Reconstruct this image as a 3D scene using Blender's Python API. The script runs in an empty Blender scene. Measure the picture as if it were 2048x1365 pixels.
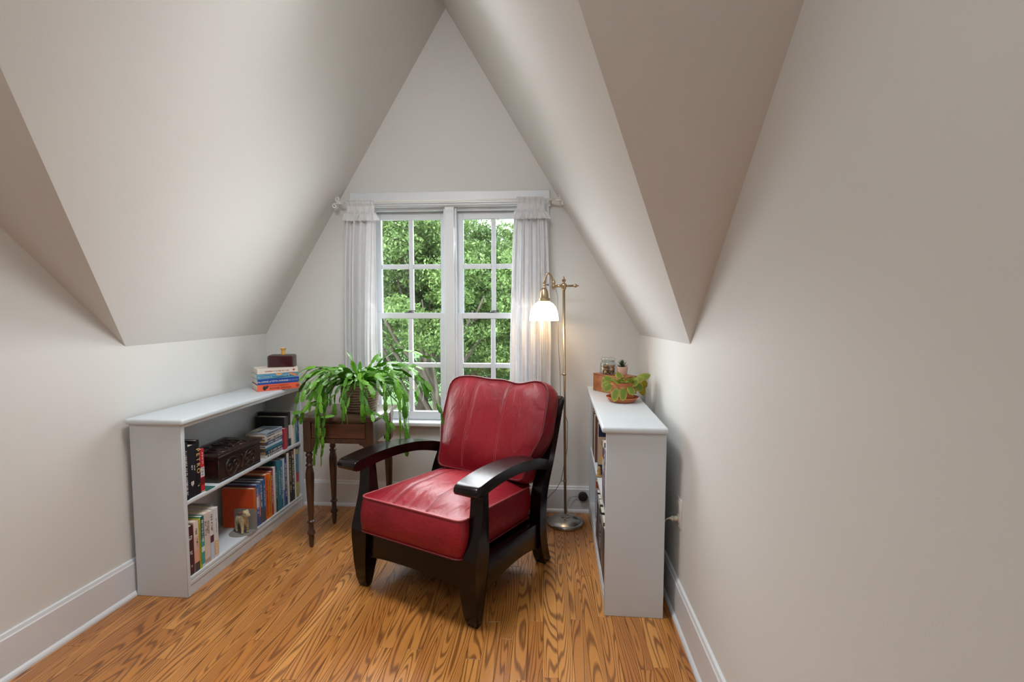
import bpy, bmesh, math, random
import numpy as np
from mathutils import Vector, Matrix, noise
random.seed(7); rng = np.random.default_rng(7)
PI = math.pi
SC = bpy.context.scene
COL = SC.collection
R = math.radians

# ------------------------------------------------------------------ camera
YAW, PITCH, CAMZ = math.atan(71/1000), math.atan(67.5/1000), 1.3
fwd = Vector((-math.sin(YAW)*math.cos(PITCH), math.cos(YAW)*math.cos(PITCH), -math.sin(PITCH)))
rgt = Vector((math.cos(YAW), math.sin(YAW), 0)); upv = rgt.cross(fwd)
cd = bpy.data.cameras.new('camera'); cam = bpy.data.objects.new('camera', cd); COL.objects.link(cam)
cd.sensor_width = 36; cd.lens = 36*1000/2048; cd.clip_start = .02; cd.clip_end = 300
cam.matrix_world = Matrix(((rgt.x, upv.x, -fwd.x, 0), (rgt.y, upv.y, -fwd.y, 0), (rgt.z, upv.z, -fwd.z, CAMZ), (0, 0, 0, 1)))
SC.camera = cam

# ------------------------------------------------------------------ world, light, exposure
SC.view_settings.view_transform = 'Standard'; SC.view_settings.look = 'None'
SC.view_settings.exposure = 0.16; SC.view_settings.gamma = 1.0; SC.view_settings.use_curve_mapping = False
SC.cycles.max_bounces = 14; SC.cycles.diffuse_bounces = 8; SC.cycles.transparent_max_bounces = 16
SC.cycles.sample_clamp_indirect = 6.0; SC.cycles.caustics_refractive = False; SC.cycles.caustics_reflective = False
W = bpy.data.worlds.new('sky'); SC.world = W; W.use_nodes = True
_n = W.node_tree.nodes; _l = W.node_tree.links; _bg = _n['Background']
_tc = _n.new('ShaderNodeTexCoord'); _sep = _n.new('ShaderNodeSeparateXYZ'); _rp = _n.new('ShaderNodeValToRGB')
_l.new(_tc.outputs['Generated'], _sep.inputs[0]); _l.new(_sep.outputs['Z'], _rp.inputs[0]); _l.new(_rp.outputs[0], _bg.inputs[0])
_rp.color_ramp.elements[0].position = .0; _rp.color_ramp.elements[0].color = (.92, .96, 1, 1)
_rp.color_ramp.elements[1].position = .7; _rp.color_ramp.elements[1].color = (.72, .84, 1, 1)
_bg.inputs[1].default_value = 5.0

def area_light(name, loc, direction, sx, sy, power, color=(1, 1, 1), spread=180, portal=False):
    d = bpy.data.lights.new(name, 'AREA'); d.shape = 'RECTANGLE'; d.size = sx; d.size_y = sy
    d.energy = power; d.color = color; d.spread = R(spread); d.cycles.is_portal = portal
    o = bpy.data.objects.new(name, d); COL.objects.link(o); o.location = loc
    o.rotation_euler = Vector(direction).to_track_quat('-Z', 'Y').to_euler(); return o
def sun_light(name, direction, strength, angle, color):
    d = bpy.data.lights.new(name, 'SUN'); d.energy = strength; d.angle = R(angle); d.color = color
    o = bpy.data.objects.new(name, d); COL.objects.link(o)
    o.rotation_euler = Vector(direction).to_track_quat('-Z', 'Y').to_euler(); return o
sun_light('sun', (.35, .6, -.75), 5.0, 4, (1, .96, .88))           # from behind the house, onto the garden trees
area_light('window_sky_portal', (-.61, 3.27, 1.25), (0, -1, 0), 1.1, 1.45, 1, portal=True)
# fill lamps added inside the window to boost daylight: up, sideways and down
FILL_TINT = (.99, 1, 1.01)
area_light('window_fill_up', (-.61, 3.07, 1.2), (-.03, -.83, .55), 1.0, 1.2, 3.4, FILL_TINT, 64)
area_light('window_fill_side', (-.61, 3.07, 1.2), (-.82, -.57, .12), 1.0, 1.2, 5.0, FILL_TINT, 88)
area_light('window_fill_side', (-.61, 3.07, 1.15), (.86, -.50, -.08), 1.0, 1.2, 4.0, FILL_TINT, 72)
area_light('window_fill_down', (-.61, 3.07, 1.3), (0, -.70, -.71), 1.0, 1.1, 7.0, FILL_TINT, 70)
# added fill lamps out of view: over the camera, and facing the front gable
area_light('rear_fill', (-.65, -.45, 2.8), (0, .3, -.95), 1.4, .9, 15, FILL_TINT)
area_light('gable_fill', (-.65, -.25, 2.86), (0, 1, -.10), 1.0, .3, 5.0, FILL_TINT, 66)
# added fill lamp without a fixture, under the dormer ridge
area_light('ridge_fill', (-.63, 1.75, 2.80), (0, .1, -1), .5, .5, 16, FILL_TINT, 106)

# ------------------------------------------------------------------ materials
def new_mat(name):
    m = bpy.data.materials.new(name); m.use_nodes = True
    return m, m.node_tree.nodes, m.node_tree.links, m.node_tree.nodes['Principled BSDF']
def mat(name, color, rough=.5, metal=0, coat=0, var=0, vscale=8, bump=0, bscale=60, stretch=(1, 1, 1), sheen=0, spec=.5, emit=0, trans=0):
    m, n, l, b = new_mat(name)
    b.inputs['Base Color'].default_value = (*color, 1); b.inputs['Roughness'].default_value = rough
    b.inputs['Metallic'].default_value = metal; b.inputs['Coat Weight'].default_value = coat
    b.inputs['Specular IOR Level'].default_value = spec
    if coat: b.inputs['Coat Roughness'].default_value = .12
    if sheen: b.inputs['Sheen Weight'].default_value = sheen
    if emit: b.inputs['Emission Color'].default_value = (*color, 1); b.inputs['Emission Strength'].default_value = emit
    if var or bump:
        tc = n.new('ShaderNodeTexCoord'); mp = n.new('ShaderNodeMapping'); l.new(tc.outputs['Object'], mp.inputs[0]); mp.inputs['Scale'].default_value = stretch
    if var:
        t = n.new('ShaderNodeTexNoise'); t.inputs['Scale'].default_value = vscale; t.inputs['Detail'].default_value = 5; l.new(mp.outputs[0], t.inputs[0])
        r = n.new('ShaderNodeValToRGB'); l.new(t.outputs[0], r.inputs[0]); l.new(r.outputs[0], b.inputs['Base Color'])
        r.color_ramp.elements[0].position = .3; r.color_ramp.elements[1].position = .7
        r.color_ramp.elements[0].color = (*[c*(1-var) for c in color], 1); r.color_ramp.elements[1].color = (*[min(1, c*(1+var)) for c in color], 1)
    if bump:
        t2 = n.new('ShaderNodeTexNoise'); t2.inputs['Scale'].default_value = bscale; t2.inputs['Detail'].default_value = 4; l.new(mp.outputs[0], t2.inputs[0])
        bp = n.new('ShaderNodeBump'); bp.inputs['Strength'].default_value = bump; bp.inputs['Distance'].default_value = .004
        l.new(t2.outputs[0], bp.inputs['Height']); l.new(bp.outputs[0], b.inputs['Normal'])
    if trans:
        tr = n.new('ShaderNodeBsdfTranslucent'); tr.inputs[0].default_value = (*color, 1); mx = n.new('ShaderNodeMixShader'); mx.inputs[0].default_value = trans
        out = n['Material Output']; l.new(b.outputs[0], mx.inputs[1]); l.new(tr.outputs[0], mx.inputs[2]); l.new(mx.outputs[0], out.inputs[0])
        if var: l.new(r.outputs[0], tr.inputs[0])
    return m
M = {}
M['wall'] = mat('wall_paint', (.668, .672, .652), .75, var=.015, vscale=1.5, bump=.05, bscale=220, spec=.3)
M['ceil'] = mat('ceiling_paint', (.69, .692, .675), .75, var=.015, vscale=1.2, bump=.05, bscale=200, spec=.3)
M['trim'] = mat('white_trim_paint', (.675, .705, .735), .38, var=.02, vscale=4, bump=.04, bscale=40)
M['white'] = mat('bookcase_paint', (.585, .635, .672), .4, var=.03, vscale=6, bump=.06, bscale=35, stretch=(1, 1, .25))
M['iron'] = mat('white_iron', (.80, .79, .76), .4)
M['wood_dark'] = mat('mahogany_lacquer', (.0045, .0016, .0015), .2, coat=0, spec=.3, var=.35, vscale=5, stretch=(1, 1, .2))
M['brass'] = mat('aged_brass', (.46, .35, .23), .34, metal=1, var=.12, vscale=20)
M['nickel'] = mat('brushed_nickel', (.50, .49, .475), .27, metal=1, var=.05, vscale=15)
M['black'] = mat('black_plastic', (.012, .012, .013), .35)
M['plastic'] = mat('outlet_plastic', (.72, .70, .66), .35)
M['cord'] = mat('grey_cord', (.25, .25, .25), .5)
M['paper'] = mat('page_edges', (.70, .64, .53), .8, var=.12, vscale=3, stretch=(1, 60, 1))
M['paper_brown'] = mat('brown_page_edges', (.42, .25, .11), .8, var=.25, vscale=4, stretch=(1, 1, 40))  # browner page edges for the flat pile
M['ink_w'] = mat('white_ink', (.8, .8, .78), .6)
M['ink_k'] = mat('black_ink', (.02, .02, .02), .6)
M['ink_g'] = mat('gold_ink', (.78, .58, .2), .4)
M['terracotta'] = mat('terracotta', (.52, .17, .065), .6, var=.15, vscale=12, bump=.15, bscale=50)
M['soil'] = mat('potting_soil', (.03, .02, .012), .95, var=.4, vscale=60, bump=1, bscale=90)
M['steel'] = mat('grey_painted_steel', (.26, .25, .235), .4)
M['lock'] = mat('dark_lock_metal', (.12, .12, .12), .4, metal=.8)
_cm = {}
def cmat(c, rough=.45):
    k = tuple(round(x, 3) for x in c)
    if k not in _cm: _cm[k] = mat('cover_' + str(len(_cm)), k, rough, var=.06, vscale=14)
    return _cm[k]

def wood_mat(name, c0, c1, scale=(30, 30, 3), rough=.35, coat=.2):
    m, n, l, b = new_mat(name)
    tc = n.new('ShaderNodeTexCoord'); mp = n.new('ShaderNodeMapping'); mp.inputs['Scale'].default_value = scale
    t = n.new('ShaderNodeTexNoise'); t.inputs['Scale'].default_value = 1; t.inputs['Detail'].default_value = 6; t.inputs['Distortion'].default_value = .6
    r = n.new('ShaderNodeValToRGB'); l.new(tc.outputs['Object'], mp.inputs[0]); l.new(mp.outputs[0], t.inputs[0]); l.new(t.outputs[0], r.inputs[0]); l.new(r.outputs[0], b.inputs['Base Color'])
    r.color_ramp.elements[0].position = .35; r.color_ramp.elements[1].position = .65
    r.color_ramp.elements[0].color = (*c0, 1); r.color_ramp.elements[1].color = (*c1, 1)
    b.inputs['Roughness'].default_value = rough; b.inputs['Coat Weight'].default_value = coat; b.inputs['Coat Roughness'].default_value = .15
    bp = n.new('ShaderNodeBump'); bp.inputs['Strength'].default_value = .12; bp.inputs['Distance'].default_value = .002; l.new(t.outputs[0], bp.inputs['Height']); l.new(bp.outputs[0], b.inputs['Normal'])
    return m
M['walnut'] = wood_mat('worn_walnut', (.030, .012, .006), (.095, .042, .020), (25, 25, 4), .38)
M['walnut_top'] = wood_mat('worn_walnut_top', (.05, .028, .018), (.12, .07, .045), (6, 30, 30), .3)
M['drawer'] = wood_mat('reddish_drawer_front', (.07, .022, .008), (.15, .052, .020), (4, 30, 30), .35)
M['carved'] = wood_mat('dark_carved_wood', (.010, .005, .004), (.045, .018, .014), (20, 6, 20), .3)
M['box_wood'] = wood_mat('orange_box_wood', (.28, .085, .022), (.42, .15, .045), (40, 8, 40), .4)
M['bark'] = mat('bark', (.085, .068, .052), .9, var=.4, vscale=6, bump=1, bscale=12, stretch=(1, 1, .3))

def floor_mat():
    m, n, l, b = new_mat('oak_strip')
    def math_(op, a, c=None, clamp=False):
        x = n.new('ShaderNodeMath'); x.operation = op; x.use_clamp = clamp
        for i, v in enumerate((a, c)):
            if v is None: continue
            if isinstance(v, (int, float)): x.inputs[i].default_value = v
            else: l.new(v, x.inputs[i])
        return x.outputs[0]
    tc = n.new('ShaderNodeTexCoord'); oi = n.new('ShaderNodeObjectInfo')
    sp = n.new('ShaderNodeSeparateXYZ'); l.new(tc.outputs['Object'], sp.inputs[0])
    rnd = oi.outputs['Random']
    def noise_tex(sx, sy, seed, detail=2, rough=.5, dist=0):
        cb = n.new('ShaderNodeCombineXYZ')
        l.new(math_('MULTIPLY', sp.outputs[0], sx), cb.inputs[0]); l.new(math_('MULTIPLY', sp.outputs[1], sy), cb.inputs[1]); l.new(math_('MULTIPLY', rnd, seed), cb.inputs[2])
        t = n.new('ShaderNodeTexNoise'); t.inputs['Scale'].default_value = 1; t.inputs['Detail'].default_value = detail; t.inputs['Roughness'].default_value = rough; t.inputs['Distortion'].default_value = dist
        l.new(cb.outputs[0], t.inputs[0]); return t.outputs[0]
    big = noise_tex(13, .95, 871, .8, .4, .25)
    rings = math_('SINE', math_('MULTIPLY', big, 150))
    fine = noise_tex(420, 9, 333, 3, .6)
    soft = noise_tex(24, 2.2, 511, 3)
    line = n.new('ShaderNodeMapRange'); line.inputs[1].default_value = .0; line.inputs[2].default_value = .95; l.new(rings, line.inputs[0])
    lv = math_('MULTIPLY', line.outputs[0], math_('ADD', math_('MULTIPLY', fine, 1.1), .3))
    tone = math_('ADD', math_('MULTIPLY', rnd, .5), math_('MULTIPLY', soft, .5))
    r = n.new('ShaderNodeValToRGB'); l.new(tone, r.inputs[0])
    r.color_ramp.elements[0].position = .15; r.color_ramp.elements[0].color = (.37, .130, .024, 1)
    r.color_ramp.elements[1].position = .85; r.color_ramp.elements[1].color = (.62, .285, .072, 1)
    mx = n.new('ShaderNodeMix'); mx.data_type = 'RGBA'; l.new(math_('MULTIPLY', lv, .85, True), mx.inputs[0]); l.new(r.outputs[0], mx.inputs[6]); mx.inputs[7].default_value = (.10, .028, .005, 1)
    l.new(mx.outputs[2], b.inputs['Base Color'])
    b.inputs['Roughness'].default_value = .34; b.inputs['Coat Weight'].default_value = .5; b.inputs['Coat Roughness'].default_value = .16
    bp = n.new('ShaderNodeBump'); bp.inputs['Strength'].default_value = .25; bp.inputs['Distance'].default_value = .0012; bp.invert = True
    l.new(lv, bp.inputs['Height']); l.new(bp.outputs[0], b.inputs['Normal'])
    return m
M['oak'] = floor_mat()

def leather_mat():
    m, n, l, b = new_mat('red_leather')
    tc = n.new('ShaderNodeTexCoord')
    t = n.new('ShaderNodeTexNoise'); t.inputs['Scale'].default_value = 5; t.inputs['Detail'].default_value = 5; l.new(tc.outputs['Object'], t.inputs[0])
    r = n.new('ShaderNodeValToRGB'); l.new(t.outputs[0], r.inputs[0]); l.new(r.outputs[0], b.inputs['Base Color'])
    r.color_ramp.elements[0].position = .3; r.color_ramp.elements[0].color = (.165, .005, .011, 1)
    r.color_ramp.elements[1].position = .72; r.color_ramp.elements[1].color = (.285, .013, .022, 1)
    b.inputs['Roughness'].default_value = .40; b.inputs['Specular IOR Level'].default_value = .32
    t2 = n.new('ShaderNodeTexNoise'); t2.inputs['Scale'].default_value = 420; t2.inputs['Detail'].default_value = 3; l.new(tc.outputs['Object'], t2.inputs[0])
    mp = n.new('ShaderNodeMapping'); mp.inputs['Scale'].default_value = (16, 7, 16); mp.inputs['Rotation'].default_value = (0, 0, .5); l.new(tc.outputs['Object'], mp.inputs[0])
    t3 = n.new('ShaderNodeTexNoise'); t3.inputs['Scale'].default_value = 1; t3.inputs['Detail'].default_value = 3; t3.inputs['Distortion'].default_value = 1.2; l.new(mp.outputs[0], t3.inputs[0])
    b1 = n.new('ShaderNodeBump'); b1.inputs['Strength'].default_value = .12; b1.inputs['Distance'].default_value = .001; l.new(t2.outputs[0], b1.inputs['Height'])
    b2 = n.new('ShaderNodeBump'); b2.inputs['Strength'].default_value = .5; b2.inputs['Distance'].default_value = .010; l.new(t3.outputs[0], b2.inputs['Height']); l.new(b1.outputs[0], b2.inputs['Normal']); l.new(b2.outputs[0], b.inputs['Normal'])
    return m
M['leather'] = leather_mat()
M['piping'] = mat('dark_red_piping', (.13, .008, .014), .4)
M['seam'] = mat('pale_red_piping', (.38, .07, .08), .4)

def glass_mat(name, tint=(1, 1, 1), refl=1.0):
    m, n, l, b = new_mat(name); n.remove(b); out = n['Material Output']
    tr = n.new('ShaderNodeBsdfTransparent'); tr.inputs[0].default_value = (*tint, 1); g = n.new('ShaderNodeBsdfGlossy'); g.inputs['Roughness'].default_value = .01
    f = n.new('ShaderNodeLayerWeight'); f.inputs[0].default_value = .5; mx = n.new('ShaderNodeMixShader'); pw = n.new('ShaderNodeMath'); pw.operation = 'POWER'; pw.inputs[1].default_value = 3.5; l.new(f.outputs['Facing'], pw.inputs[0])
    ml = n.new('ShaderNodeMath'); ml.operation = 'MULTIPLY_ADD'; ml.inputs[1].default_value = .6*refl; ml.inputs[2].default_value = .035*refl; l.new(pw.outputs[0], ml.inputs[0])
    l.new(ml.outputs[0], mx.inputs[0]); l.new(tr.outputs[0], mx.inputs[1]); l.new(g.outputs[0], mx.inputs[2]); l.new(mx.outputs[0], out.inputs[0]); return m
M['pane'] = glass_mat('window_glass', (.97, .985, .98))
M['jar'] = glass_mat('jar_glass', (.93, .96, .95), 1.6)

def leaf_mat(name, c0, c1, trans=.35, rough=.4, per_leaf=False):
    m, n, l, b = new_mat(name); out = n['Material Output']
    oi = n.new('ShaderNodeObjectInfo'); tc = n.new('ShaderNodeTexCoord'); t = n.new('ShaderNodeTexNoise'); t.inputs['Scale'].default_value = 9; l.new(tc.outputs['Object'], t.inputs[0])
    ad = n.new('ShaderNodeMath'); ad.operation = 'ADD'; l.new(oi.outputs['Random'], ad.inputs[0]); l.new(t.outputs[0], ad.inputs[1])
    if per_leaf:
        at = n.new('ShaderNodeAttribute'); at.attribute_name = 'tint'; l.new(at.outputs['Fac'], ad.inputs[0]); t.inputs['Scale'].default_value = 1.6
    ml = n.new('ShaderNodeMath'); ml.operation = 'MULTIPLY'; ml.inputs[1].default_value = .5; l.new(ad.outputs[0], ml.inputs[0])
    r = n.new('ShaderNodeValToRGB'); r.color_ramp.elements[0].position = .2; r.color_ramp.elements[1].position = .8; r.color_ramp.elements[0].color = (*c0, 1); r.color_ramp.elements[1].color = (*c1, 1); l.new(ml.outputs[0], r.inputs[0])
    l.new(r.outputs[0], b.inputs['Base Color']); b.inputs['Roughness'].default_value = rough
    tr = n.new('ShaderNodeBsdfTranslucent'); l.new(r.outputs[0], tr.inputs[0]); mx = n.new('ShaderNodeMixShader'); mx.inputs[0].default_value = trans
    l.new(b.outputs[0], mx.inputs[1]); l.new(tr.outputs[0], mx.inputs[2]); l.new(mx.outputs[0], out.inputs[0]); return m
M['cactus'] = leaf_mat('cactus_green', (.05, .17, .018), (.20, .50, .04), .4, .35)
M['tree0'] = leaf_mat('tree_leaf_mid', (.05, .12, .02), (.26, .38, .12), .3, .5, True)
M['tree1'] = leaf_mat('tree_leaf_dark', (.04, .10, .02), (.16, .27, .08), .3, .5, True)
M['tree2'] = leaf_mat('tree_leaf_pale', (.10, .18, .06), (.36, .46, .22), .3, .5, True)
M['succulent'] = leaf_mat('succulent_green', (.02, .045, .018), (.04, .085, .035), .05, .45)
def violet_mat():
    m, n, l, b = new_mat('variegated_leaf')
    at = n.new('ShaderNodeAttribute'); at.attribute_name = 'edge'
    tc = n.new('ShaderNodeTexCoord'); t = n.new('ShaderNodeTexNoise'); t.inputs['Scale'].default_value = 60; l.new(tc.outputs['Object'], t.inputs[0])
    ad = n.new('ShaderNodeMath'); ad.operation = 'MULTIPLY_ADD'; ad.inputs[1].default_value = .5; l.new(t.outputs[0], ad.inputs[0]); l.new(at.outputs['Fac'], ad.inputs[2])
    r = n.new('ShaderNodeValToRGB'); l.new(ad.outputs[0], r.inputs[0]); l.new(r.outputs[0], b.inputs['Base Color']); b.inputs['Roughness'].default_value = .6
    r.color_ramp.elements[0].position = .35; r.color_ramp.elements[0].color = (.30, .40, .07, 1)
    r.color_ramp.elements[1].position = 1.0; r.color_ramp.elements[1].color = (.72, .62, .16, 1)
    tr = n.new('ShaderNodeBsdfTranslucent'); l.new(r.outputs[0], tr.inputs[0]); mx = n.new('ShaderNodeMixShader'); mx.inputs[0].default_value = .3
    l.new(b.outputs[0], mx.inputs[1]); l.new(tr.outputs[0], mx.inputs[2]); l.new(mx.outputs[0], n['Material Output'].inputs[0]); return m
M['violet'] = violet_mat()
M['violet_y'] = mat('yellow_leaf', (.50, .42, .03), .6, var=.2, vscale=20, trans=.3)
M['curtain'] = mat('sheer_white_cloth', (.82, .82, .83), .9, var=.03, vscale=30, bump=.1, bscale=300, trans=.35)
M['shade'] = mat('opal_glass_shade', (1, .86, .66), .3, emit=2.1)
M['lawn'] = mat('lawn', (.07, .13, .03), .9, var=.4, vscale=3)
M['road'] = mat('gravel_drive', (.34, .36, .40), .9, var=.2, vscale=4)

# ------------------------------------------------------------------ helpers
def tag(o, label=None, cat=None, group=None, kind=None):
    if label: o['label'] = label
    if cat: o['category'] = cat
    if group: o['group'] = group
    if kind: o['kind'] = kind
    return o
def thing(name, label, cat, loc=(0, 0, 0), rz=0, group=None):
    o = bpy.data.objects.new(name, None); COL.objects.link(o); o.location = loc; o.rotation_euler = (0, 0, rz); o.empty_display_size = .05
    return tag(o, label, cat, group)
def link(name, me, m, parent=None, smooth=False):
    if m is not None and not me.materials: me.materials.append(m)
    o = bpy.data.objects.new(name, me); COL.objects.link(o)
    if parent is not None: o.parent = parent
    if smooth: me.polygons.foreach_set('use_smooth', [True]*len(me.polygons))
    return o
def pyobj(name, v, f, m, parent=None, smooth=False):
    me = bpy.data.meshes.new(name); me.from_pydata([tuple(p) for p in v], [], f); me.update(); return link(name, me, m, parent, smooth)
def bmobj(name, bm, m, parent=None, smooth=False, angle=None):
    bmesh.ops.recalc_face_normals(bm, faces=bm.faces); me = bpy.data.meshes.new(name); bm.to_mesh(me); bm.free()
    o = link(name, me, m, parent, smooth)
    if angle: me.set_sharp_from_angle(angle=R(angle))
    return o
def add_box(bm, x, y, z, bevel=0, seg=1):
    x, y, z = sorted(x), sorted(y), sorted(z)
    vs = [bm.verts.new((a, b, c)) for c in z for b in y for a in x]
    fs = [bm.faces.new([vs[i] for i in q]) for q in ((0, 2, 3, 1), (4, 5, 7, 6), (0, 1, 5, 4), (2, 6, 7, 3), (0, 4, 6, 2), (1, 3, 7, 5))]
    if bevel: bmesh.ops.bevel(bm, geom=list({e for f in fs for e in f.edges}), offset=bevel, segments=seg, affect='EDGES', profile=.5)
def box(name, x, y, z, m, parent=None, bevel=0, seg=1):
    bm = bmesh.new(); add_box(bm, x, y, z, bevel, seg); return bmobj(name, bm, m, parent, bevel > 0 and seg > 1, 40)
def boxes(name, lst, m, parent=None, bevel=0):
    bm = bmesh.new()
    for b in lst: add_box(bm, *b, bevel)
    return bmobj(name, bm, m, parent)
def add_tube(bm, pts, rad, n=8, caps=True):
    pts = [Vector(p) for p in pts]; k = len(pts); rad = [rad]*k if isinstance(rad, (int, float)) else rad
    T = [(pts[min(i+1, k-1)]-pts[max(i-1, 0)]).normalized() for i in range(k)]
    ref = Vector((0, 0, 1)) if abs(T[0].z) < .9 else Vector((1, 0, 0)); N = (ref-T[0]*ref.dot(T[0])).normalized(); rings = []
    for i in range(k):
        N = (N-T[i]*N.dot(T[i])); N = N.normalized() if N.length > 1e-6 else T[i].orthogonal().normalized(); B = T[i].cross(N)
        rings.append([bm.verts.new(pts[i]+(N*math.cos(a)+B*math.sin(a))*rad[i]) for a in (2*PI*j/n for j in range(n))])
    for i in range(k-1):
        for j in range(n): bm.faces.new((rings[i][j], rings[i][(j+1) % n], rings[i+1][(j+1) % n], rings[i+1][j]))
    if caps: bm.faces.new(rings[0][::-1]); bm.faces.new(rings[-1])
def tube(name, pts, rad, m, parent=None, n=8, closed=False):
    bm = bmesh.new()
    if closed: pts = list(pts)+[pts[0]]
    add_tube(bm, pts, rad, n, not closed); return bmobj(name, bm, m, parent, True)
def add_lathe(bm, prof, n=24, c=(0, 0, 0)):
    rings = []
    for r, z in prof:
        rings.append([bm.verts.new((c[0]+r*math.cos(a), c[1]+r*math.sin(a), c[2]+z)) for a in (2*PI*j/n for j in range(n))] if r > 1e-6 else [bm.verts.new((c[0], c[1], c[2]+z))])
    for A, B in zip(rings, rings[1:]):
        for j in range(n):
            q = [A[j % len(A)], A[(j+1) % len(A)], B[(j+1) % len(B)], B[j % len(B)]]; u = []
            for v in q:
                if v not in u: u.append(v)
            if len(u) > 2: bm.faces.new(u)
def lathe(name, prof, m, parent=None, n=24, c=(0, 0, 0), angle=35):
    bm = bmesh.new(); add_lathe(bm, prof, n, c); return bmobj(name, bm, m, parent, True, angle)
def add_prism(bm, poly, axis, a, b, bevel=0, seg=2):
    """poly: (p,q) pairs in the two axes left over, in order; extruded along axis from a to b"""
    def P(p, q, t): return {'x': (t, p, q), 'y': (p, t, q), 'z': (p, q, t)}[axis]
    A = [bm.verts.new(P(p, q, a)) for p, q in poly]; B = [bm.verts.new(P(p, q, b)) for p, q in poly]; n = len(poly)
    fs = [bm.faces.new(A), bm.faces.new(B[::-1])]+[bm.faces.new((A[i], B[i], B[(i+1) % n], A[(i+1) % n])) for i in range(n)]
    if bevel:
        bmesh.ops.bevel(bm, geom=list(fs[0].edges)+list(fs[1].edges), offset=bevel, segments=seg, affect='EDGES', profile=.5)
def prism(name, poly, axis, a, b, m, parent=None, bevel=0, seg=2):
    bm = bmesh.new(); add_prism(bm, poly, axis, a, b, bevel, seg); return bmobj(name, bm, m, parent, True, 35)
def text(body, size, mtx, m, parent, name='lettering', spacing=1.0, sx=1.0):
    cu = bpy.data.curves.new(name, 'FONT'); cu.body = body; cu.size = size; cu.extrude = .0002; cu.align_x = 'CENTER'; cu.align_y = 'CENTER'; cu.space_character = spacing; cu.resolution_u = 3
    cu.materials.append(m); o = bpy.data.objects.new(name, cu); COL.objects.link(o); me = bpy.data.meshes.new_from_object(o); bpy.data.objects.remove(o); o = link(name, me, None, parent); o.matrix_local = mtx @ Matrix.Diagonal((sx, 1, 1, 1)); o['kind'] = 'stuff'; return o

# ------------------------------------------------------------------ room shell
YW = 3.13
def xl(y): return -1.888+.039*(y-1.54)          # left wall
def xr(y): return .548+.0133*(y-1.7)            # right wall
APEX = Vector((-.627, YW, 3.115)); EL = Vector((xl(YW), YW, 1.128)); ER = Vector((xr(YW), YW, 1.131))
L0 = Vector((xl(2.085), 2.085, 1.13)); R0 = Vector((xr(1.974), 1.974, 1.155))
L1 = Vector((xl(1.62), 1.62, 1.571)); R1 = Vector((xr(1.151), 1.151, 1.952))
# main roof slope: least-squares plane z = a + b x + c y through the four wall points
A_ = np.array([[1, p.x, p.y] for p in (L0, R0, L1, R1)]); pa, pb, pc = np.linalg.lstsq(A_, np.array([p.z for p in (L0, R0, L1, R1)]), rcond=None)[0]
def zm(x, y): return float(pa+pb*x+pc*y)
L0.z = zm(L0.x, L0.y); R0.z = zm(R0.x, R0.y)
nL = (EL-APEX).cross(L0-APEX); nR = (R0-APEX).cross(ER-APEX); nM = Vector((-pb, -pc, 1)); rd = nL.cross(nR)
tt = (pa-nM.dot(APEX))/nM.dot(rd); RIDGE = APEX+rd*tt
zr = RIDGE.z
def yw(xf, z):                                   # y where the roof plane meets a side wall at height z
    y = 1.5
    for _ in range(20): y = (z-pa-pb*xf(y))/pc
    return y
zt = zr+.12; yl, yr = yw(xl, zt), yw(xr, zt); LT = Vector((xl(yl), yl, zt)); RT = Vector((xr(yr), yr, zt))
YB = -2.3; zk = 1.15
LB = Vector((xl(YB), YB, zk)); RB = Vector((xr(YB), YB, zk))
flo = thing('floor', None, None); flo['kind'] = 'structure'
box('subfloor', (-2.0, .65), (YB-.05, YW+.1), (-.06, -.02), M['walnut'], flo)
# oak strips, one object each
WD = .0572; x = -1.9; row = 0; var_me = {}
while x < .58:
    y = YB - random.random()*.9
    while y < YW:
        ln = random.choice((.55, .7, .85, 1.0, 1.15, 1.3, 1.45)); y2 = y+ln
        a, b_ = max(y, YB), min(y2, YW-.002)
        if b_-a > .03:
            key = round(b_-a, 3)
            if key not in var_me:
                bm = bmesh.new(); add_box(bm, (-WD/2+.0004, WD/2-.0004), (-key/2+.0004, key/2-.0004), (-.02, 0))
                top = [e for e in bm.edges if all(v.co.z > -.001 for v in e.verts)]; bmesh.ops.bevel(bm, geom=top, offset=.0008, segments=1, affect='EDGES')
                bmesh.ops.recalc_face_normals(bm, faces=bm.faces); me = bpy.data.meshes.new('plank'); bm.to_mesh(me); bm.free(); me.materials.append(M['oak']); var_me[key] = me
            o = link('plank', var_me[key], None, flo); o.location = (x+WD/2, (a+b_)/2, 0)
        y = y2
    x += WD; row += 1

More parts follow.
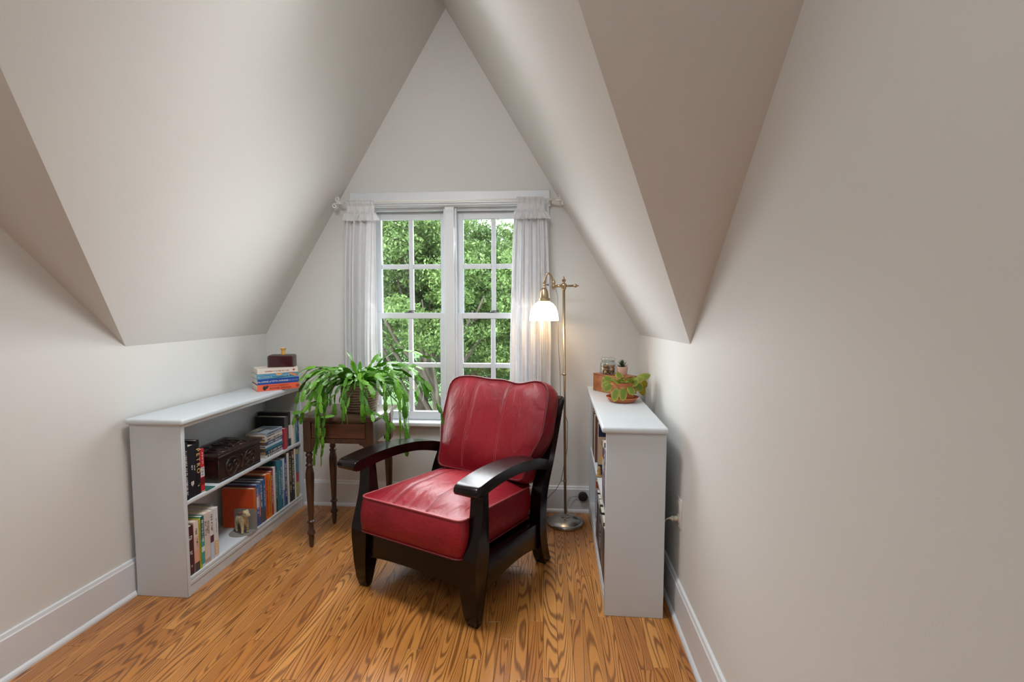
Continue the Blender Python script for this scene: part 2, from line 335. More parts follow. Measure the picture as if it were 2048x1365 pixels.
def structure(o): o['kind'] = 'structure'; return o
structure(pyobj('wall_left', [(xl(YB), YB, -.02), (xl(YW), YW, -.02), EL, L0, LT, LB], [(0, 1, 2, 3, 4, 5)], M['wall']))
structure(pyobj('wall_right', [(xr(YB), YB, -.02), (xr(YW), YW, -.02), ER, R0, RT, RB], [(0, 5, 4, 3, 2, 1)], M['wall']))
structure(pyobj('wall_rear', [(xl(YB), YB, -.02), (xr(YB), YB, -.02), RB, LB], [(0, 1, 2, 3)], M['wall']))
HX0, HX1, HZ0, HZ1 = -1.13, -.095, .55, 1.93
def zs(x): return EL.z+(x-EL.x)/(APEX.x-EL.x)*(APEX.z-EL.z) if x < APEX.x else ER.z+(x-ER.x)/(APEX.x-ER.x)*(APEX.z-ER.z)
def wface(y):
    v = [(EL.x, y, -.02), (HX0, y, -.02), (HX1, y, -.02), (ER.x, y, -.02), (ER.x, y, ER.z), (HX1, y, zs(HX1)), (APEX.x, y, APEX.z), (HX0, y, zs(HX0)), (EL.x, y, EL.z),
         (HX0, y, HZ0), (HX1, y, HZ0), (HX1, y, HZ1), (HX0, y, HZ1)]
    return v, [(0, 1, 9, 12, 7, 8), (2, 3, 4, 5, 11, 10), (1, 2, 10, 9), (12, 11, 5, 6, 7)]
v0, f0 = wface(YW); v1, f1 = wface(YW+.15)
structure(pyobj('wall_front', v0+v1, f0+[tuple(i+13 for i in f[::-1]) for f in f1]+[(9, 10, 23, 22), (10, 11, 24, 23), (11, 12, 25, 24), (12, 9, 22, 25)], M['wall']))
ceil = thing('ceiling', None, None); ceil['kind'] = 'structure'
pyobj('dormer_slope', [EL, APEX, RIDGE, L0], [(0, 1, 2, 3)], M['ceil'], ceil)
pyobj('dormer_slope', [ER, R0, RIDGE, APEX], [(0, 1, 2, 3)], M['ceil'], ceil)
MT = Vector((RIDGE.x, (zt-pa-pb*RIDGE.x)/pc, zt))
pyobj('main_slope', [L0, RIDGE, MT, LT], [(0, 1, 2, 3)], M['wall'], ceil)
pyobj('main_slope', [R0, RT, MT, RIDGE], [(0, 1, 2, 3)], M['wall'], ceil)
pyobj('rear_slope', [LT, MT, RT, RB, LB], [(0, 1, 2, 3, 4)], M['wall'], ceil)

def baseboard(name, p0, p1, inward):
    """board with a chamfered cap and a quarter-round shoe along p0-p1"""
    d = Vector((p1[0]-p0[0], p1[1]-p0[1], 0)); L = d.length; d.normalize(); nrm = Vector(inward)-d*d.dot(Vector(inward)); nrm.normalize()
    prof = [(0, 0), (.026, 0), (.0255, .008), (.022, .015), (.015, .021), (.015, .148), (.012, .152), (.009, .164), (.0, .166)]
    v = [Vector((p[0], p[1], 0))+nrm*a+Vector((0, 0, z)) for p in (p0, p1) for a, z in prof]; n = len(prof)
    return structure(pyobj(name, v, [tuple(range(n)), tuple(range(2*n-1, n-1, -1))]+[(i, i+n, (i+1) % n+n, (i+1) % n) for i in range(n)], M['trim']))
baseboard('baseboard_left', (xl(YB), YB), (xl(YW), YW), (1, 0, 0))
baseboard('baseboard_right', (xr(YB), YB), (xr(YW), YW), (-1, 0, 0))
baseboard('baseboard_front', (EL.x+.026, YW), (ER.x-.026, YW), (0, -1, 0))
baseboard('baseboard_rear', (xl(YB)+.026, YB), (xr(YB)-.026, YB), (0, 1, 0))

# ------------------------------------------------------------------ window
win = thing('window_1', None, None); win['kind'] = 'structure'
T = M['trim']
box('head_casing', (-1.243, .010), (3.108, YW), (1.948, 2.016), T, win, .003)
boxes('head_stop', [((HX0, HX1), (3.112, 3.17), (1.925, 1.948)), ((HX0-.01, HX1+.01), (3.102, 3.112), (1.944, 1.951)), ((HX0, HX1), (3.15, 3.175), (1.905, 1.925))], T, win, .001)
box('side_casing', (-1.240, HX0), (3.110, YW), (.571, 1.948), T, win, .003)
box('side_casing', (HX1, .008), (3.110, YW), (.571, 1.948), T, win, .003)
box('mullion', (-.641, -.583), (3.112, 3.25), (.571, 1.93), T, win, .003)
boxes('jamb', [((HX0-.001, HX0+.012), (3.112, 3.275), (.571, 1.93)), ((HX1-.012, HX1+.001), (3.112, 3.275), (.571, 1.93)), ((HX0, HX1), (3.2, 3.275), (1.9, 1.931))], T, win)
boxes('stop_bead', [((a, b), (3.135, 3.150), (.571, 1.925)) for a, b in ((HX0+.012, HX0+.024), (-.653, -.641), (-.583, -.571), (HX1-.024, HX1-.012))], T, win, .002)
box('stool', (-1.262, .03), (3.068, 3.20), (.545, .571), T, win, .006, 3)
box('apron', (-1.235, .003), (3.112, YW), (.433, .545), T, win, .003)
box('outer_sill', (HX0-.03, HX1+.03), (3.20, 3.33), (.515, .548), T, win)
for (sx0, sx1) in ((HX0+.012, -.641), (-.583, HX1-.012)):
    for up in (1, 0):
        ya, yb = (3.195, 3.225) if up else (3.155, 3.188)
        za, zb = (1.228, 1.905) if up else (.574, 1.264)
        ti, bo = (.045, .036) if up else (.036, .052)
        st = .044; gx0, gx1, gz0, gz1 = sx0+st, sx1-st, za+bo, zb-ti
        s = boxes('sash', [((sx0, gx0), (ya, yb), (za, zb)), ((gx1, sx1), (ya, yb), (za, zb)), ((gx0, gx1), (ya, yb), (za, gz0)), ((gx0, gx1), (ya, yb), (gz1, zb))], T, win, .002)
        cx, cz = (gx0+gx1)/2, (gz0+gz1)/2
        box('muntin', (cx-.014, cx+.014), (ya+.002, yb-.002), (gz0, gz1), T, s, .004)
        boxes('muntin', [((gx0, cx-.014), (ya+.003, yb-.003), (cz-.015, cz+.015)), ((cx+.014, gx1), (ya+.003, yb-.003), (cz-.015, cz+.015))], T, s, .004)
        for a, b in ((gx0, cx-.014), (cx+.014, gx1)):
            for c, e in ((gz0, cz-.015), (cz+.015, gz1)): box('pane', (a, b), ((ya+yb)/2-.0015, (ya+yb)/2+.0015), (c, e), M['pane'], s)
        if not up:
            bm = bmesh.new(); lx = cx-.005
            add_box(bm, (lx-.032, lx+.028), (3.158, 3.188), (1.264, 1.269), .001); add_lathe(bm, [(0, .012), (.012, .012), (.014, .005), (.014, 0)], 14, (lx, 3.172, 1.268))
            add_prism(bm, [(lx-.004, 3.165), (lx+.045, 3.158), (lx+.046, 3.166), (lx, 3.178)], 'z', 1.273, 1.279); bmobj('sash_lock', bm, M['lock'], s)

# ------------------------------------------------------------------ curtain rod and curtains
rod = thing('curtain_rod', 'white iron curtain rod with double scroll ends above the window', 'curtain rod', (-.61, 3.045, 1.945))
tube('rod', [(-.64, 0, 0), (.64, 0, 0)], .0065, M['iron'], rod)
for sgn in (-1, 1):
    def spiral(cx, cz, r0, a0, turns, flip):
        return [(cx+r0*(1-.8*t)*math.cos(a0+flip*turns*2*PI*t), 0, cz+r0*(1-.8*t)*math.sin(a0+flip*turns*2*PI*t)) for t in np.linspace(0, 1, 26)]
    bm = bmesh.new(); e = .635*sgn
    s1 = [(e, 0, 0), (e+sgn*.02, 0, -.004), (e+sgn*.036, 0, -.002)]+[(e+sgn*(.047+.017*(1-.75*t)*math.cos(-2.4+7.6*t)), 0, .019+.017*(1-.75*t)*math.sin(-2.4+7.6*t)) for t in np.linspace(0, 1, 24)]
    s2 = [(e, 0, 0), (e+sgn*.025, 0, -.008), (e+sgn*.05, 0, -.004)]+[(e+sgn*(.066+.017*(1-.75*t)*math.cos(2.4-7.6*t)), 0, -.022+.017*(1-.75*t)*math.sin(2.4-7.6*t)) for t in np.linspace(0, 1, 24)]
    add_tube(bm, s1, .0044, 6); add_tube(bm, s2, .0044, 6); bmobj('scroll_finial', bm, M['iron'], rod, True)
    boxes('bracket', [((e-sgn*.02-.004, e-sgn*.02+.004), (-.004, .062), (-.008, .008)), ((e-sgn*.02-.009, e-sgn*.02+.009), (.058, .064), (-.03, .02))], M['iron'], rod, .001)
def curtain(label, hx, bx, zb, seed, edge_in):
    c = thing('curtain', label, 'curtain', (0, 3.046, 0), group='white curtains at the window')
    rs = random.Random(seed); ph = [rs.uniform(0, 6.28) for _ in range(8)]
    def pleat(u, amp, k):
        return amp*(math.sin(u*k*2*PI+ph[0]+.9*math.sin(u*7+ph[1]))+.45*math.sin(u*k*4.3*PI+ph[2])+.25*math.sin(u*k*9*PI+ph[3]))
    def sheet(name, z0, z1, x0, x1, fa, nz, yo):
        nx = 110; v = []; f = []
        for j in range(nz+1):
            t = j/nz; z = z0+(z1-z0)*t
            xa, xb = x0(t), x1(t)
            for i in range(nx+1):
                u = i/nx; v.append((xa+(xb-xa)*u+.004*math.sin(u*31+t*3), yo+fa(u, t), z+.0015*math.sin(u*60)))
        for j in range(nz):
            for i in range(nx): k = j*(nx+1)+i; f.append((k, k+1, k+nx+2, k+nx+1))
        o = pyobj(name, v, f, M['curtain'], c, True); sm = o.modifiers.new('cloth', 'SOLIDIFY'); sm.thickness = .0012; return o
    sheet('panel', 1.885, zb, lambda t: hx[0]+(bx[0]-hx[0])*min(1, t*1.6)**.6, lambda t: hx[1]+(bx[1]-hx[1])*min(1, t*1.6)**.6,
          lambda u, t: pleat(u, .009+.013*min(1, t*3), 4.2)*(1+.15*math.sin(t*5+u*4)), 40, 0)
    # gathered heading: tunnels over the rod (front and back layer)
    sheet('heading', 1.958, 1.862, lambda t: hx[0]+.012, lambda t: hx[1]-.012, lambda u, t: -.011*math.sin(PI*min(1, max(0, 1-abs(t-.14)/.2)))-.004+pleat(u, .0022, 9), 14, -.002)
    sheet('ruffle', 1.872, 1.826, lambda t: hx[0]-.004-.014*t, lambda t: hx[1]+.004+.022*t, lambda u, t: -.012-t*.012+pleat(u, .003+.006*t, 6), 8, 0)
    return c
curtain('white sheer curtain with gathered ruffle heading, behind the potted cactus', (-1.250, -1.052), (-1.288, -1.075), .60, 3, 1)
curtain('white sheer curtain with gathered ruffle heading, behind the lamp shade', (-.200, -.012), (-.232, .018), .60, 11, -1)

# ------------------------------------------------------------------ bookcases and books
def bookcase(label, loc, rz, s):
    """s=-1: depth runs to -x from the front edge; s=+1: to +x"""
    b = thing('bookcase', label, 'bookcase', loc, rz, 'low white bookcases'); m = M['white']; D = .243*s; L = 1.05
    X = lambda a, c: (a*s, c*s)
    box('side_panel', (0, D), (0, .021), (0, .786), m, b, .0015); box('side_panel', (0, D), (L-.021, L), (0, .786), m, b, .0015)
    box('top_board', X(-.019, .247), (-.019, L+.004), (.786, .812), m, b, .009, 4)
    box('back_panel', X(.235, .2425), (.021, L-.021), (.0, .786), m, b)
    box('shelf', X(.003, .235), (.021, L-.021), (.415, .434), m, b, .004, 2)
    box('bottom_shelf', X(.003, .235), (.021, L-.021), (.064, .083), m, b, .003, 2)
    boxes('kick_board', [(X(.004, .02), (.021, L-.021), (0, .064)), (X(.001, .004), (.021, L-.021), (.048, .064))], m, b, .001)
    box('apron_strip', X(.004, .018), (.021, L-.021), (.768, .786), m, b, .001)
    return b
BL = bookcase('low white bookcase along the wall left of the window', (-1.598, 2.048, 0), -math.atan(.0131), -1)
BR = bookcase('low white bookcase with end panel turned to the camera, right of the lamp', (.244, 2.051, 0), -math.atan(.0202), 1)
ML = Matrix.Translation((-1.598, 2.048, 0)) @ Matrix.Rotation(-math.atan(.0131), 4, 'Z')
MR = Matrix.Translation((.244, 2.051, 0)) @ Matrix.Rotation(-math.atan(.0202), 4, 'Z')
SP = Matrix(((0, 0, 1, 0), (0, 1, 0, 0), (-1, 0, 0, 0), (0, 0, 0, 1)))   # text frame: reads down a spine that faces +x
def glyphs(bm, n0, n1, w, h, frame, seed, cw=.5):
    """a row of letter-like marks too small to read, along local z from n0 down to n1"""
    rs = random.Random(seed); z = n0
    while z > n1:
        c = h*cw*rs.uniform(.6, 1.3)
        if rs.random() > .17:
            k = rs.randrange(4)
            add_box(bm, (0, .0003), (w-h/2, w+h/2), (z-c*.22, z)); 
            if k != 0: add_box(bm, (0, .0003), (w+(h/2-h*.22 if k == 1 else -h/2 if k == 2 else -h*.11), w+(h/2 if k == 1 else -h/2+h*.22 if k == 2 else h*.11)), (z-c*.8, z))
            if k > 1: add_box(bm, (0, .0003), (w-h/2, w+h/2), (z-c*.8, z-c*.58))
        z -= c
def book(label, mtx, t, h, w, col, bands=(), marks=(), words=(), pages='paper', group=None, lean=0, cover_front=None, name='book', flat=False):
    """book in its own frame: spine on x=0 facing +x, thickness along y, height along z.
    bands: (z0,z1,colour) of h; marks: (z0,z1,y,height,ink); words: (text,z,size,ink,y,spacing)"""
    b = thing(name, label, 'book', group=group)
    b.matrix_world = mtx @ Matrix.Rotation(lean, 4, 'X'); c = cmat(col); tb = .0016
    cov = bmesh.new(); add_box(cov, (-.003, 0), (-t/2, t/2), (0, h), .0006); add_box(cov, (-w, -.003), (-t/2, -t/2+tb), (0, h)); add_box(cov, (-w, -.003), (t/2-tb, t/2), (0, h))
    cv = bmobj('cover', cov, c, b)
    box('page_block', (-w+.003, -.003), (-t/2+tb, t/2-tb), (.003, h-.003), M[pages], b)
    for z0, z1, cc in bands: box('spine_band', (-.001, .0003), (-t/2+.0003, t/2-.0003), (z0*h, z1*h), cmat(cc), cv)
    for i, (z0, z1, y, gh, ink) in enumerate(marks):
        bm = bmesh.new(); glyphs(bm, z0*h, z1*h, y*t, gh*t, None, sum(map(ord, label)) % 999+i); o = bmobj('lettering', bm, M[ink], cv); o.location.x = .0003; o['kind'] = 'stuff'
    for wd, z, size, ink, y, spc in words: text(wd, size, Matrix.Translation((.0006, y*t, z*h)) @ SP, M[ink], cv, spacing=spc)
    if cover_front: box('cover_panel', (-w+.004, -.004), (-t/2-.0004, -t/2), (.004, h-.004), cmat(cover_front), cv)
    return b
def LS(y, z, xo=-.012): return ML @ Matrix.Translation((xo, y-2.048, z))
ZU, ZL = .434, .083
K = (.012, .012, .014)
GU, GLn, GLf = 'books at the near end of the upper left shelf', 'books at the near end of the lower left shelf', 'books at the far end of the lower left shelf'
Y = lambda a, b: ((a+b)/2, b-a-.0008)
def lb(label, y0, y1, z, h, w, col, xo=-.012, **k):
    c, t = Y(y0, y1); return book(label, LS(c, z, xo), t, h, w, col, **k)
# upper shelf, near end (world y along the shelf)
lb('slim black book with long white title, first on the upper shelf beside the end panel', 2.071, 2.094, ZU, .262, .17, K, -.008, marks=((.86, .60, -.05, .42, 'ink_w'), (.56, .10, -.05, .42, 'ink_w')), group=GU)
lb('thick black book with small white title and shield emblem on upper shelf', 2.095, 2.146, ZU, .240, .17, (.010, .010, .016), -.012, marks=((.62, .52, .0, .16, 'ink_w'), (.60, .50, .3, .12, 'ink_w')), group=GU)
pet = lb('black book with tall gold capitals reading PETRO on its spine, upper shelf', 2.147, 2.172, ZU, .254, .17, (.008, .008, .012), -.012, words=(('PETRO', .62, .030, 'ink_g', 0, 1.45), ("'s", .17, .02, 'ink_g', 0, 1)), group=GU)
lb('red paperback with white block on spine, beside the carved box', 2.174, 2.200, ZU, .205, .13, (.55, .02, .035), -.012, bands=((.36, .58, (.72, .74, .78)), (.18, .34, (.16, .006, .012)), (0, .04, (.35, .3, .2))), marks=((.92, .66, .1, .3, 'ink_w'), (.56, .39, 0, .55, 'ink_k')), group=GU)
# small shield emblem of three strokes
bm = bmesh.new(); add_prism(bm, [(-.008, .012), (.008, .012), (.008, -.002), (0, -.012), (-.008, -.002)], 'x', 0, .0004)
tag(bmobj('shield_emblem', bm, M['ink_w']), None); _sh = bpy.data.objects['shield_emblem']
_tb = [o for o in bpy.data.objects if o.get('label', '').startswith('thick black book')][0]
_cv = [c for c in _tb.children if c.name.startswith('cover')][0]; _sh.parent = _cv; _sh.location = (.0001, 0, .062)
box('shield_bar', (.0004, .0008), (-.0015, .0015), (.052, .072), cmat(K), _cv)
tag(box('pamphlet', (-.085, -.004), (.15, .21), (ZU, ZU+.003), cmat((.03, .14, .13)), None), 'thin dark teal pamphlet lying flat in front of the carved box', 'pamphlet')
_pm = bpy.data.objects['pamphlet']; _pm.matrix_world = ML @ Matrix.Translation((0, .0, 0))
# carved wooden box
cb = thing('carved_box', 'dark carved wooden box with scrollwork on the upper shelf', 'box', ML @ Vector((-.012, .245, ZU)), -math.atan(.0131))
CW, CD_, CH = .362, .215, .118
box('body', (-CD_, 0), (.006, CW-.006), (0, CH), M['carved'], cb, .003)
box('lid', (-CD_-.004, .010), (-.004, CW+.004), (CH, CH+.017), M['carved'], cb, .005, 3)
def scroll_pts(cy, cz, r, a0, turns, k=40, squash=1):
    return [(cy+r*(1-.85*t)*math.cos(a0+turns*2*PI*t), cz+squash*r*(1-.85*t)*math.sin(a0+turns*2*PI*t)) for t in np.linspace(0, 1, k)]
for (nm, face) in (('front_scrollwork', 'x'), ('lid_scrollwork', 'z')):
    bm = bmesh.new()
    def P3(p, q): return (.001, p, q) if face == 'x' else (-.1-(q-.06)*1.75, p, CH+.0175)
    for cy, sg in ((.105, 1), (.257, -1)):
        for a0, tn, r, oy, oz in ((PI/2, 1.25, .034, -.018, 0), (-PI/2, 1.25, .030, .03, .004)):
            add_tube(bm, [P3(cy+sg*(oy)+sg*(p-cy), q) for p, q in scroll_pts(cy, .058+oz, r, a0, tn*sg)], .0058, 6)
        add_tube(bm, [P3(cy+sg*.045*math.cos(a), .058+.046*math.sin(a)) for a in np.linspace(.4, 5.6, 30)], .0048, 6)
    add_tube(bm, [P3(.181+.012*math.sin(a*3), .025+.07*a) for a in np.linspace(0, 1, 12)], .006, 6)
    for q in (.012, .106): add_tube(bm, [P3(.025+.312*t, q) for t in np.linspace(0, 1, 8)], .0025, 6)
    bmobj(nm, bm, M['carved'], cb, True)
# horizontal stack of paperbacks
stack_y0, stack_y1 = 2.700, 2.882; z = ZU; PW = .125
cols = [((.66, .65, .62), .018, 'white paperback at the bottom of the flat pile on the upper shelf', (('m', 'ink_k'),)),
        ((.012, .045, .085), .024, 'navy paperback with white title, second from bottom of the flat pile', (('m', 'ink_w'),)),
        ((.02, .20, .28), .017, 'teal paperback in the middle of the flat pile on the upper shelf', ()),
        ((.55, .66, .76), .014, 'pale blue paperback in the flat pile, above the teal one', ()),
        ((.025, .08, .19), .021, 'dark blue paperback with white title, high in the flat pile', (('m', 'ink_w'),)),
        ((.62, .56, .50), .020, 'beige paperback in the flat pile, above the dark blue one', (('m', 'ink_k'),)),
        ((.72, .72, .72), .016, 'white paperback with black title, second from top of the flat pile', (('m', 'ink_k'),)),
        ((.34, .40, .50), .016, 'grey-blue paperback with landscape cover on top of the flat pile', (('m', 'ink_k'),))]
for i, (c, t, lab, mk) in enumerate(cols):
    mt = ML @ Matrix.Translation((-.012-.004*random.random(), (stack_y0+stack_y1)/2-2.048+random.uniform(-.004, .004), z+t/2)) @ Matrix(((1, 0, 0, 0), (0, 0, 1, 0), (0, -1, 0, 0), (0, 0, 0, 1)))
    ln = stack_y1-stack_y0-random.uniform(0, .006)
    b = book(lab, mt @ Matrix.Translation((0, 0, -ln/2)), t-.0006, ln, PW-random.uniform(0, .01), c, pages='paper_brown' if 0 < i < 7 else 'paper', marks=[(.93, .12, 0, .5, m_[1]) for m_ in mk], group='flat pile of paperbacks on the upper shelf')
    z += t
_top = [c for c in b.children if c.name.startswith('cover')][0]
boxes('cover_picture', [((-.115, -.05), (-t/2-.0005, -t/2+.0003), (.02, .10)), ((-.07, -.01), (-t/2-.0007, -t/2+.0003), (.09, .165))], cmat((.12, .13, .14)), _top)
box('cover_sky', (-.115, -.075), (-t/2-.0009, -t/2+.0003), (.03, .11), cmat((.66, .64, .58)), _top)
# upper shelf, far end
GF = 'books at the far end of the upper left shelf'
lb('slim red book beside the flat pile of paperbacks', 2.888, 2.921, ZU, .128, .11, (.42, .03, .06), -.006, bands=((0, 1, (.45, .035, .065)),), group=GF)
lb('thick charcoal book with black front, behind the slim red one', 2.923, 2.962, ZU, .192, .19, (.060, .062, .068), -.02, cover_front=K, group=GF)
lb('tall black book with white label on lower spine, upper shelf', 2.964, 2.990, ZU, .213, .20, K, -.02, bands=((.22, .62, (.72, .66, .64)),), group=GF)
lb('tall white slim book next to the black one with label', 2.991, 2.998, ZU, .216, .16, (.74, .74, .73), -.006, group=GF)
lb('cream book with pale spine on upper shelf, near the table corner', 2.999, 3.024, ZU, .205, .16, (.60, .57, .50), -.012, group=GF)
lb('light teal slim book on the upper shelf behind the table corner', 3.025, 3.036, ZU, .202, .15, (.20, .42, .44), -.012, group=GF)
lb('deep teal book, last but one on the upper shelf behind the table', 3.037, 3.055, ZU, .198, .15, (.01, .14, .21), -.012, marks=((.8, .3, 0, .4, 'ink_w'),), group=GF)
lb('dark blue book at the far end of the upper shelf', 3.056, 3.075, ZU, .196, .15, (.02, .06, .16), -.012, marks=((.8, .2, 0, .4, 'ink_w'),), group=GF)
# lower shelf, near end
lb('maroon book with faint lettering, first on the lower shelf', 2.071, 2.108, ZL, .228, .16, (.055, .012, .018), -.010, marks=((.80, .76, 0, .5, 'ink_w'), (.52, .42, .0, .4, 'ink_w'), (.2, .16, 0, .3, 'ink_w')), group=GLn)
lb('pink and cream book with dark grey foot on lower shelf', 2.110, 2.142, ZL, .236, .17, (.68, .47, .38), -.010, bands=((0, .18, (.05, .055, .055)), (.18, .42, (.70, .36, .26)), (.7, 1, (.72, .63, .55))), marks=((.85, .72, 0, .4, 'ink_k'), (.64, .48, .15, .25, 'ink_k')), group=GLn)
lb('slim yellow-green book on the lower shelf beside the pink one', 2.143, 2.153, ZL, .238, .17, (.50, .50, .03), -.008, marks=((.9, .1, 0, .35, 'ink_k'),), group=GLn)
lb('green and teal book with white block on its spine, lower shelf', 2.154, 2.176, ZL, .243, .17, (.05, .33, .32), -.008, bands=((.55, 1, (.012, .10, .11)), (.0, .06, (.55, .68, .7)), (.30, .40, (.68, .76, .74))), marks=((.93, .5, 0, .45, 'ink_w'),), group=GLn)
lb('thick cream book with brown lettering across the spine, lower shelf', 2.178, 2.216, ZL, .246, .18, (.66, .58, .53), -.010, bands=((.03, .10, (.45, .36, .30)),), marks=((.86, .56, -.25, .20, 'ink_k'), (.82, .6, .05, .20, 'ink_k'), (.84, .58, .3, .2, 'ink_k')), group=GLn)
lb('white book with pale blue foot and purple figure on the spine', 2.218, 2.242, ZL, .243, .18, (.70, .68, .70), -.010, bands=((.04, .36, (.50, .60, .76)), (.36, .5, (.09, .02, .06))), marks=((.95, .6, 0, .45, 'ink_k'),), group=GLn)
lb('white book with orange foot, last of the near group on lower shelf', 2.244, 2.276, ZL, .245, .19, (.68, .69, .71), -.010, bands=((.05, .34, (.66, .47, .26)),), marks=((.78, .50, .1, .12, 'ink_k'), (.3, .08, 0, .3, 'ink_w')), group=GLn)
lb('grey book lying tall behind the white ones at the near end, lower shelf', 2.277, 2.289, ZL, .252, .19, (.42, .43, .45), -.045, group=GLn)
# lower shelf, far end
far = [('orange book with orange-red front cover behind the carved animal', 2.572, 2.596, .223, .185, (.55, .13, .03), dict(bands=((0, .5, (.50, .16, .06)),), cover_front=(.58, .075, .018))),
 ('blue book with white and red panels on the spine, beside the orange cover', 2.597, 2.618, .236, .19, (.035, .16, .42), dict(bands=((.06, .22, (.05, .12, .25)), (.45, .7, (.60, .68, .74))), marks=((.9, .3, 0, .5, 'ink_w'),), cover_front=(.10, .02, .06))),
 ('red and pink slim book between the blue ones on lower shelf', 2.619, 2.631, .232, .18, (.60, .07, .10), dict(bands=((0, .2, (.04, .10, .3)), (.75, 1, (.05, .2, .5))), marks=((.72, .22, 0, .5, 'ink_w'),))),
 ('slate blue book with white title on the lower shelf', 2.632, 2.656, .240, .18, (.06, .13, .22), dict(bands=((.0, .35, (.10, .10, .10)),), marks=((.92, .4, 0, .45, 'ink_w'),))),
 ('royal blue book left of the bright orange pair, lower shelf', 2.657, 2.684, .243, .18, (.025, .11, .33), dict(bands=((0, .3, (.09, .09, .10)),), marks=((.9, .35, .1, .3, 'ink_w'),), cover_front=(.10, .09, .08))),
 ('bright orange book with dark marks on the spine, lower shelf', 2.685, 2.716, .262, .19, (.72, .13, .012), dict(marks=((.9, .1, -.05, .3, 'ink_k'),), cover_front=(.06, .05, .06))),
 ('amber orange book with dark marks, right of the bright orange one', 2.717, 2.742, .258, .18, (.68, .22, .02), dict(marks=((.9, .12, -.3, .18, 'ink_k'),))),
 ('crimson and pink book right of the orange pair, lower shelf', 2.743, 2.768, .262, .18, (.42, .045, .07), dict(marks=((.9, .25, 0, .3, 'ink_w'),))),
 ('white slim tall book right of the crimson one, lower shelf', 2.769, 2.789, .280, .18, (.72, .70, .70), dict(bands=((.05, .3, (.66, .60, .48)),), cover_front=(.10, .03, .05))),
 ('dark green slim book left of the teal one, lower shelf', 2.790, 2.806, .275, .17, (.02, .05, .05), dict(marks=((.9, .3, 0, .4, 'ink_w'),))),
 ('large teal blue book with teal front cover on the lower shelf', 2.807, 2.846, .305, .21, (.025, .19, .29), dict(marks=((.8, .3, .2, .2, 'ink_w'),), cover_front=(.02, .11, .15))),
 ('teal book with white title right of the large teal one', 2.847, 2.872, .290, .19, (.03, .17, .27), dict(marks=((.9, .2, 0, .45, 'ink_w'),))),
 ('pale blue and white slim book on the lower shelf', 2.873, 2.890, .298, .19, (.52, .64, .72), dict(bands=((0, .35, (.08, .2, .45)),))),
 ('navy blue book with small white title on the lower shelf', 2.891, 2.920, .298, .19, (.018, .055, .17), dict(marks=((.88, .2, 0, .4, 'ink_w'),))),
 ('white book with grey front cover left of the black pair', 2.921, 2.943, .318, .21, (.70, .68, .66), dict(cover_front=(.22, .21, .19))),
 ('black book with white and gold lettering on the lower shelf', 2.944, 2.972, .322, .2, (.012, .012, .014), dict(marks=((.92, .2, 0, .45, 'ink_g'),), cover_front=(.03, .02, .02))),
 ('black book with pale lettering, right one of the black pair', 2.973, 3.004, .318, .2, (.014, .014, .018), dict(marks=((.92, .2, 0, .4, 'ink_w'),), bands=((.86, 1, (.30, .08, .06)),), cover_front=(.34, .09, .03))),
 ('white slim book right of the black pair on lower shelf', 3.005, 3.020, .322, .2, (.72, .71, .69), dict(cover_front=(.10, .10, .10))),
 ('blue, red and yellow striped book at the far end of lower shelf', 3.026, 3.056, .312, .2, (.05, .22, .33), dict(bands=((.32, .52, (.42, .03, .06)), (0, .32, (.48, .40, .03)), (.9, 1, (.45, .42, .12)))))]
for lab, y0, y1, h, w, c, k in far: lb(lab, y0-.004, y1-.004, ZL, h, w, c, -.008-.004*random.random(), group=GLf, **k)
